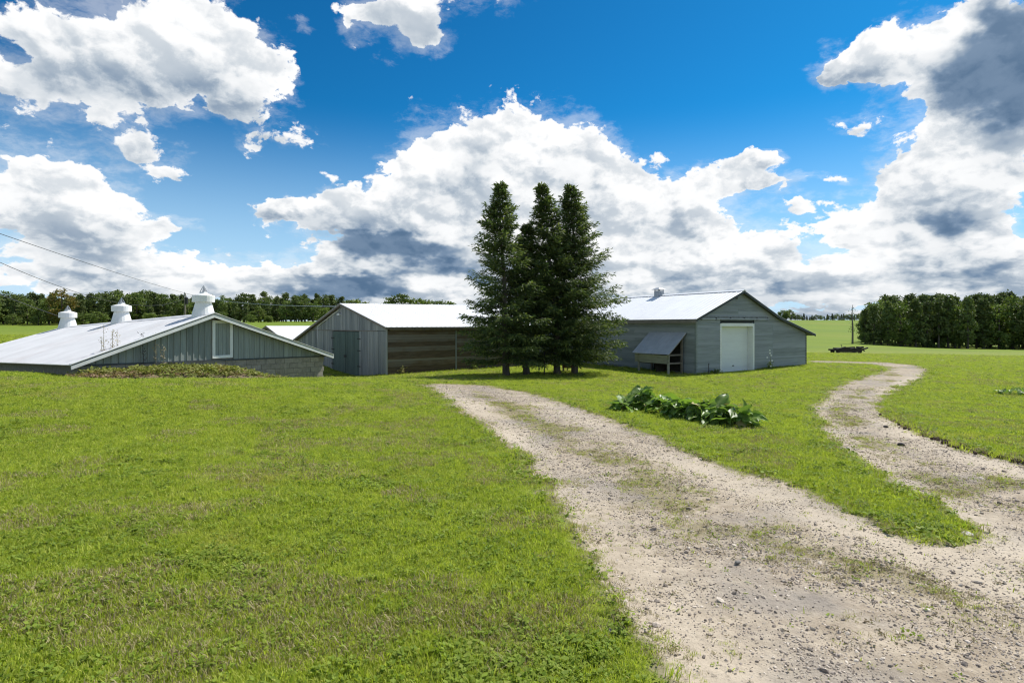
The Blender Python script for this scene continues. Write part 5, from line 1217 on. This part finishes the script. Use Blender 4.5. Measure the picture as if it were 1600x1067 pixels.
# ------------------------------------------------------------------ mulched bank in front of the shed with vines and tall weeds
M_MULCH = bpy.data.materials.new('mulch'); M_MULCH.use_nodes = True
def _mulch():
    N = NT(M_MULCH.node_tree); out = N.new('ShaderNodeOutputMaterial'); p = N.new('ShaderNodeBsdfPrincipled'); N.t.links.new(p.outputs[0], out.inputs[0]); p.inputs['Roughness'].default_value = .95
    pos = N.new('ShaderNodeNewGeometry').outputs['Position']; n = N.noise(pos, 9, 6, .7); n2 = N.noise(pos, 1.3, 3, .6)
    N.put(p.inputs['Base Color'], N.mix(N.mr(n2, .4, .6), N.mix(N.mr(n, .3, .7), (.10, .07, .045), (.26, .185, .13)), N.mix(N.mr(n, .3, .7), (.11, .12, .03), (.2, .2, .07))))
    N.put(p.inputs['Normal'], N.bump(n, .9, .04))
_mulch()
def bank():
    g, r = Vector((.559, .829, 0)), Vector((-.829, .559, 0)); S = np.linspace(-4.6, 4.2, 90); T = np.linspace(.29, -1.7, 30)
    SS, TT = np.meshgrid(S, T, indexing='ij'); X = -10.33 + g.x*SS + r.x*TT; Y = 20 + g.y*SS + r.y*TT; Z = ground(X, Y)
    top = np.interp(SS, [-4.6, -3.6, -2.0, -.5, .6, 1.5, 2.2, 4.2], [.0, .14, .30, .39, .35, .16, 0, 0]); f = np.clip(1 - (.29-TT)/1.7, 0, 1)
    H = top*np.minimum(1, f*1.35)**.8 + (fbm(X, Y, 2.5, 71.)-.5)*.14*np.clip(top*5, 0, 1)*np.clip(f*3, 0, 1)
    Zb = Z + H - .10*np.clip((.22-f)/.15, 0, 1) - .06*(top < .05)
    idx = np.arange(SS.size).reshape(SS.shape); q = np.stack([idx[:-1,:-1], idx[1:,:-1], idx[1:,1:], idx[:-1,1:]], -1).reshape(-1, 4)
    me = mesh_np('garden_bank', np.stack([X.ravel(), Y.ravel(), Zb.ravel()], 1), q, M_MULCH, smooth=True); tag(link(bpy.data.objects.new('garden_bank', me)), kind='structure')
    m1 = mat_leaf('vine_leaf', (.14, .17, .035), (.23, .25, .055), (.33, .31, .11), 1.4, .3, .6, .25, .2, (.26, .17, .09)); m2 = mat_leaf('dry_vine', (.21, .135, .085), (.31, .21, .135), None, 1.5, .2, .7, .2, .2)
    coll = proto_collection('vine_tuft', [leaf_tuft(81, 14, .07, .10, m1), leaf_tuft(82, 12, .08, .07, m2), blade_tuft(83, 12, .12, .05, .006, m1, .8), leaf_tuft(84, 10, .10, .14, m1)])
    n = 5200; s = RNG.uniform(-4.3, 2.4, n); t = RNG.uniform(-1.6, .24, n); tp = np.interp(s, [-4.6, -3.6, -2.0, -.5, .6, 1.5, 2.2, 4.2], [.0, .14, .30, .39, .35, .16, 0, 0]); f = np.clip(1-(.29-t)/1.7, 0, 1)
    k = (RNG.random(n) < np.clip(tp*4+.1, 0, 1)*np.clip(f*2.2-.15, 0, 1)); s, t, tp, f = s[k], t[k], tp[k], f[k]
    x = -10.33 + g.x*s + r.x*t; y = 20 + g.y*s + r.y*t; z = ground(x, y) + tp*np.minimum(1, f*1.35)**.8
    q = RNG.random(len(s)); dryish = np.clip(.60 - (s+4)*.16, .06, .6); idx = np.where(q < dryish, 1, np.where(q < dryish+.25, 2, np.where(q < .8, 0, 3)))
    scatter('bank_vines', np.stack([x, y, z], 1), RNG.uniform(.4, 1.15, len(s))*(.6+.8*fbm(x, y, 1.8, 19.)), idx, coll, None, .35)
bank()
M_WEED = mat_paint('dry_weed_stem', (.30, .26, .17), .9, .15, (20, 20, 6), .3)
M_WEEDTOP = mat_leaf('dry_weed_leaf', (.30, .24, .16), (.42, .36, .25), None, 3.0, .2, .7, .2, .2)
M_WEEDDARK = mat_paint('dark_weed_stem', (.055, .048, .04), .9, .15, (20, 20, 6), .3)
def tall_weed(px, py0, py1, d, label, dark=False, seed=0, leaf=True):
    b = wp(px, py0, d); t = wp(px + random.Random(seed).uniform(-4, 4), py1, d); r = random.Random(seed)
    root = thing('dry_weed', label, 'weed', b, 'tall dry weeds on the bank by the shed'); h = t.z-b.z
    mb = MB(); mid = b.lerp(t, .5) + Vector((r.uniform(-.05, .05), 0, 0)); mb.tube([b-Vector((0,0,.15)), mid, t], [.010, .008, .004], 5)
    for k in range(9):
        u = r.uniform(.25, .95); p = b.lerp(t, u); a = r.uniform(0, 6.28); l = r.uniform(.05, .18)*(1.2-u); mb.tube([p, p+Vector((math.cos(a)*l, math.sin(a)*l, l*.9))], [.005, .003], 3, False)
    mb.build('stem', M_WEEDDARK if dark else M_WEED, root)
    C = np.array([list(b.lerp(t, r.uniform(.15, 1.0)) - b + Vector((r.gauss(0, .05), r.gauss(0, .05), 0))) for _ in range(46)]); n = len(C)
    me = mesh_np('seed_head', *quads_from(C, unit(RNG.normal(0, 1, (n, 3))), unit(RNG.normal(0, 1, (n, 3))), RNG.uniform(.03, .08, n), RNG.uniform(.015, .035, n)), M_RUST if dark else M_WEEDTOP)
    o = link(bpy.data.objects.new('seed_head', me)); o.parent = root; o['kind'] = 'stuff'
for i, (px, y0, y1, d, dk, lab) in enumerate(((158, 580, 526, 17.5, False, 'short pale weed at the left of the bank weeds by the roof corner'), (163, 578, 507, 17.6, False, 'tallest thin pale weed stalk in front of the shed roof'), (172, 577, 519, 17.7, False, 'pale bushy weed just right of the tallest stalk'), (180, 576, 514, 17.8, False, 'pale feathery weed leaning before the shed roof'), (186, 576, 515, 17.9, False, 'right hand pale weed of the cluster before the shed roof'),
                                       (226, 575, 519, 18.3, True, 'dark dry weed stalk before the left shed boards'), (244, 573, 519, 18.5, False, 'pale weed stalk before the shed boards, right of the dark stalk'), (255, 573, 540, 18.6, False, 'short pale weed before the shed boards, rightmost on the bank'))):
    tall_weed(px, y0, y1, d, lab, dk, 300+i)

# ------------------------------------------------------------------ small things around the barns
def leafy_plant(px, py, d, h, w, n, mat, name, label, cat, flowers=None, seed=0):
    b = wp(px, py, d); b.z = gz(b.x, b.y); r = random.Random(seed); root = thing(name, label, cat, b)
    mb = MB()
    for k in range(5): a = r.uniform(0, 6.28); q = w*.35; mb.tube([b-Vector((0,0,.05)), b+Vector((math.cos(a)*q, math.sin(a)*q, h*r.uniform(.6, 1)))], [.012, .004], 4, False)
    mb.build('stem', M_WEED, root)
    C = np.array([[r.gauss(0, w*.4), r.gauss(0, w*.4), h*r.uniform(.08, 1.0)] for _ in range(n)])
    me = mesh_np('foliage', *quads_from(C, unit(RNG.normal(0, 1, C.shape)), unit(RNG.normal(0, 1, C.shape)), RNG.uniform(.07, .14, n), RNG.uniform(.05, .1, n)), mat); o = link(bpy.data.objects.new('foliage', me)); o.parent = root
    return root, b
leafy_plant(627, 585, 30.2, .42, .28, 110, M_RHU_DRY, 'weed_clump', 'tan dry weed clump at the near corner of the brown plank wall', 'weed', seed=1)
leafy_plant(742, 580, 33.2, .28, .24, 70, M_LIGHT, 'weed_clump', 'small green weed at the foot of the plank wall left of the spruces', 'weed', seed=2)
leafy_plant(1117, 584, 30.4, .22, .30, 80, M_LIGHT, 'weed_clump', 'low green weeds at the foot of the gable left of the white door', 'weed', seed=3)
leafy_plant(907, 592, 28.0, .16, .24, 60, M_BROAD, 'weed_clump', 'small dark weed on the lawn in front of the rightmost spruce', 'weed', seed=5)
leafy_plant(38, 541, 38, .75, 1.0, 420, M_LIGHT, 'yellow_bush', 'low yellow green bush beyond the far left corner of the shed roof', 'bush', seed=6)
leafy_plant(22, 543, 37, .5, .7, 240, M_LIGHT, 'yellow_bush', 'smaller yellow green bush left of the other beyond the shed roof', 'bush', seed=7)
# hollyhock with white flowers by the gable
root, b = leafy_plant(1203, 577, 32.6, .40, .20, 60, M_BROAD, 'hollyhock', 'thin flowering stalk with white blossoms in front of grey gable', 'flower', seed=8)
mb = MB(); mb.tube([b, b+Vector((.03, 0, .55)), b+Vector((-.03, 0, 1.10))], [.014, .011, .005], 5); mb.build('stalk', M_DRYBLADE if False else M_STALK, root)
for dx, dz in ((-.03, 1.08), (-.02, .92), (-.18, .68), (.05, .80), (.10, .50), (.02, .18), (-.05, .42)):
    f = MB(); c = b+Vector((dx, -.03, dz)); f.tube([c+Vector((0,.02,0)), c, c+Vector((0,-.025,0))], [.012, .035, .048], 7); f.build('blossom', M_WHITE, root)
def post(px, py0, py1, d, w, label, name='post', mat=None):
    b = wp(px, py0, d); t = wp(px, py1, d); b.z = gz(b.x, b.y); root = thing(name, label, 'post', b)
    mb = MB(); mb.tube([b-Vector((0,0,.3)), Vector((b.x, b.y, t.z))], [w, w], 6); mb.build('stake', mat or M_RUST, root)
    mb = MB(); mb.box((b.x-w*1.3, b.y-w*1.3, t.z-.001), (w*2.6,0,0), (0,w*2.6,0), (0,0,.03)); mb.build('cap', mat or M_RUST, root)
post(1107.5, 584, 568.5, 30.3, .018, 'thin dark stake by the gable foot left of the white door')
post(850.5, 587, 551, 28.3, .03, 'dark round fence post between the spruce trunks')
# pale board and red box at the wall foot behind the trunks
pb = WB(-.32, 9.9, 0); pb.z = gz(pb.x, pb.y); root = thing('feed_trough', 'long low pale trough at the wall foot behind the spruce trunks', 'trough', pb)
for a, z0, hh, th in ((-.55, .12, .20, .03), (-.20, .12, .20, .03)):
    mb = MB(); o = WB(a, 9.7, 0); o.z = pb.z+z0; mb.box(o, WB.ex*th, WB.ey*2.2, (0,0,hh)); mb.build('side_board', M_WHITE, root)
mb = MB(); o = WB(-.52, 9.7, 0); o.z = pb.z+.1; mb.box(o, WB.ex*.32, WB.ey*2.2, (0,0,.025)); mb.build('bottom_board', M_WHITE, root)
for k in (0, 1):
    mb = MB(); o = WB(-.52, 9.75+k*2.02, 0); o.z = pb.z+.10; mb.box(o, WB.ex*.32, WB.ey*.03, (0,0,.22)); mb.build('end_board', M_WHITE, root)
    mb = MB(); o = WB(-.48, 9.95+k*1.6, 0); o.z = pb.z-.08; mb.box(o, WB.ex*.26, WB.ey*.07, (0,0,.18)); mb.build('foot', M_OLDWOOD, root)
M_RED = mat_paint('faded_red_paint', (.10, .035, .03), .8, .1, (5, 5, 5), .35, (.09, .07, .06), .4)
bx = wp(887, 575, 31.5); bx.z = gz(bx.x, bx.y); root = thing('crate', 'faded red crate on legs between the two right spruce trunks', 'crate', bx)
mb = MB(); mb.box(bx+Vector((-.28,-.2,.20)), (.56,0,0), (0,.4,0), (0,0,.03)); mb.build('bottom', M_RED, root)
for dx, dy, ax, ay in ((-.28,-.2,.56,.03), (-.28,.17,.56,.03)):
    for k in range(2): mb = MB(); mb.box(bx+Vector((dx,dy,.235+k*.13)), (ax,0,0), (0,ay,0), (0,0,.115)); mb.build('slat', M_RED, root)
for dx in (-.28, .25): mb = MB(); mb.box(bx+Vector((dx,-.169,.235)), (.03,0,0), (0,.338,0), (0,0,.25)); mb.build('end_board', M_RED, root)
for dx in (-.27, .21):
    for dy in (-.19, .13): mb = MB(); mb.box(bx+Vector((dx,dy,-.1)), (.06,0,0), (0,.06,0), (0,0,.30)); mb.build('leg', M_OLDWOOD, root)
# old farm implement far out on the lawn
def implement():
    d = 60; b = wp(1322, 551, d); b.z = gz(b.x, b.y); root = thing('farm_implement', 'long dark rusty farm implement parked on the lawn before the wood', 'farm machine', b)
    L = 3.3; X = lambda a, y, z: b+Vector((a, y+a*.12, z-.04))
    mb = MB()
    for y in (-.5, .5): mb.beam(X(-L/2, y, .36), X(L/2, y, .40), .12, .16)
    for k in range(5): a = -L/2+.15+k*(L-.3)/4; mb.beam(X(a, -.5, .38), X(a, .5, .38), .10, .10)
    mb.build('frame', M_RUST, root)
    mb = MB(); mb.box(X(-1.25, -.60, .12), X(2.5, 0, 0)-X(0, 0, 0), (0,.06,0), (0,0,.36)); mb.build('side_panel', M_RUST, root)
    mb = MB(); mb.box(X(-1.15, -.55, .46), X(2.1, 0, 0)-X(0, 0, 0), (0,1.1,0), (0,0,.10)); mb.build('deck', M_RUST, root)
    mb = MB(); mb.beam(X(-.35, -.1, .55), X(.9, -.1, .60), .10, .16); mb.build('tool_bar', M_RUST, root)
    for a, y in ((-1.42, -.62), (-1.42, .62), (1.42, -.62), (1.42, .62)):
        w = MB(); c = X(a*.86, y*.8, .20); w.tube([c+Vector((0,-.07,0)), c+Vector((0,.07,0))], [.20, .20], 14); wh = w.build('wheel', M_IRON, root)
        w = MB(); w.tube([c+Vector((0,-.12,0)), c+Vector((0,.12,0))], [.09, .09], 10); w.build('hub', M_RUST, wh)
    for k in range(9): mb = MB(); a = -1.0+k*.25; mb.tube([X(a, -.5, .36), X(a+.05, -.62, .15), X(a, -.72, .02)], [.03, .025, .015], 5); mb.build('tine', M_RUST, root)
    mb = MB(); mb.tube([X(-.45, 0, .5), X(-.5, 0, .86)], [.03, .025], 6); mb.tube([X(-.53, -.1, .84), X(-.53, .1, .84)], [.03, .03], 6); mb.build('lever', M_RUST, root)
    for k in range(7): a = -1.5+k*.5; mb = MB(); mb.beam(X(a, -.62, .42 + .07*((k*37) % 3)), X(a+.55, -.58, .46 + .06*((k*23) % 4)), .14, .13 + .03*(k % 3)); mb.build('beam', M_RUST, root)
    mb = MB(); mb.beam(X(L/2, 0, .36), X(L/2+.45, 0, .22), .09, .09); mb.build('drawbar', M_RUST, root)
    mb = MB(); mb.box(X(1.15, -.45, .48), (.30,0,0), (0,.5,0), (0,0,.22)); mb.build('seed_box', M_RUST, root)
implement()
# stones one can pick out
M_ROCK = mat_paint('rock', (.30, .285, .26), .95, .2, (9, 9, 9), .35, None, .4, .2, .5)
def rock(px, py, w, label, mat=M_ROCK, seed=0, flat=.45):
    x, y = on_ground(px, py); bm = bmesh.new(); bmesh.ops.create_icosphere(bm, subdivisions=2, radius=1.0); r = random.Random(seed)
    for v in bm.verts: v.co *= r.uniform(.82, 1.1)
    bmesh.ops.scale(bm, vec=(w, w*.7, w*flat), verts=bm.verts); me = bpy.data.meshes.new('rock'); bm.to_mesh(me); bm.free(); me.materials.append(mat)
    o = link(bpy.data.objects.new('rock', me)); o.location = (x, y, gz(x, y)-.02 + w*flat*.35); o.rotation_euler = (0, 0, r.uniform(0, 6)); tag(o, label, 'stone')
M_PALEROCK = mat_paint('pale_rock', (.50, .47, .43), .95, .1, (20, 20, 20), .3, None, .4, .2, .5)
rock(1511, 833, .075, 'flat pale stone at the tip of the grass wedge between the drives', M_PALEROCK, 1, .30)
rock(1408, 694, .06, 'dark clod lying on the curved gravel track', M_RUST, 2, .5)
rock(704, 594, .13, 'small dark stone on the lawn above the far end of the drive', M_RUST, 3, .7)
rock(1153, 876, .028, 'larger grey stone lying on the gravel drive', M_ROCK, 4, .5)
rock(1384, 666, .05, 'small dark stone in the inner bend of the gravel track', M_RUST, 5, .5)
rock(955, 986, .04, 'pale stone at the grass edge of the drive near the bottom', M_ROCK, 6, .5)
# turned earth along the outer edge of the curved track
def clods():
    pts = [on_ground(px, py) for px, py in ((1384, 643), (1400, 656), (1422, 668), (1445, 677), (1470, 687), (1500, 697), (1535, 707), (1565, 714), (1600, 723), (1640, 731))]
    P = []; 
    for (x0, y0), (x1, y1) in zip(pts[:-1], pts[1:]):
        for k in range(int(70*math.hypot(x1-x0, y1-y0))): t = random.random(); P.append((x0+(x1-x0)*t + random.gauss(0, .07), y0+(y1-y0)*t + random.gauss(0, .10)))
    P = np.array(P); Z = ground(P[:,0], P[:,1]); m1 = mat_paint('turned_earth', (.105, .078, .055), .98, .3, (20, 20, 20), .35, None, .4, .1, .5); ms = []
    for i in range(3):
        bm = bmesh.new(); bmesh.ops.create_icosphere(bm, subdivisions=1, radius=1.0); r = random.Random(90+i)
        for v in bm.verts: v.co *= r.uniform(.6, 1.2)
        me = bpy.data.meshes.new('clod'); bm.to_mesh(me); bm.free(); me.materials.append(m1); ms.append(me)
    ms += [blade_tuft(95, 10, .06, .03, .005, M_DRYBLADE, 1.0), blade_tuft(96, 12, .07, .03, .005, M_BLADE)]
    i = RNG.choice([0, 1, 2, 3, 4], len(P)); s = np.where(i < 3, RNG.uniform(.012, .042, len(P)), RNG.uniform(.9, 1.9, len(P)))
    scatter('earth_clods', np.stack([P[:,0], P[:,1], Z], 1), s, i, proto_collection('clod', ms), None, .4)
clods()
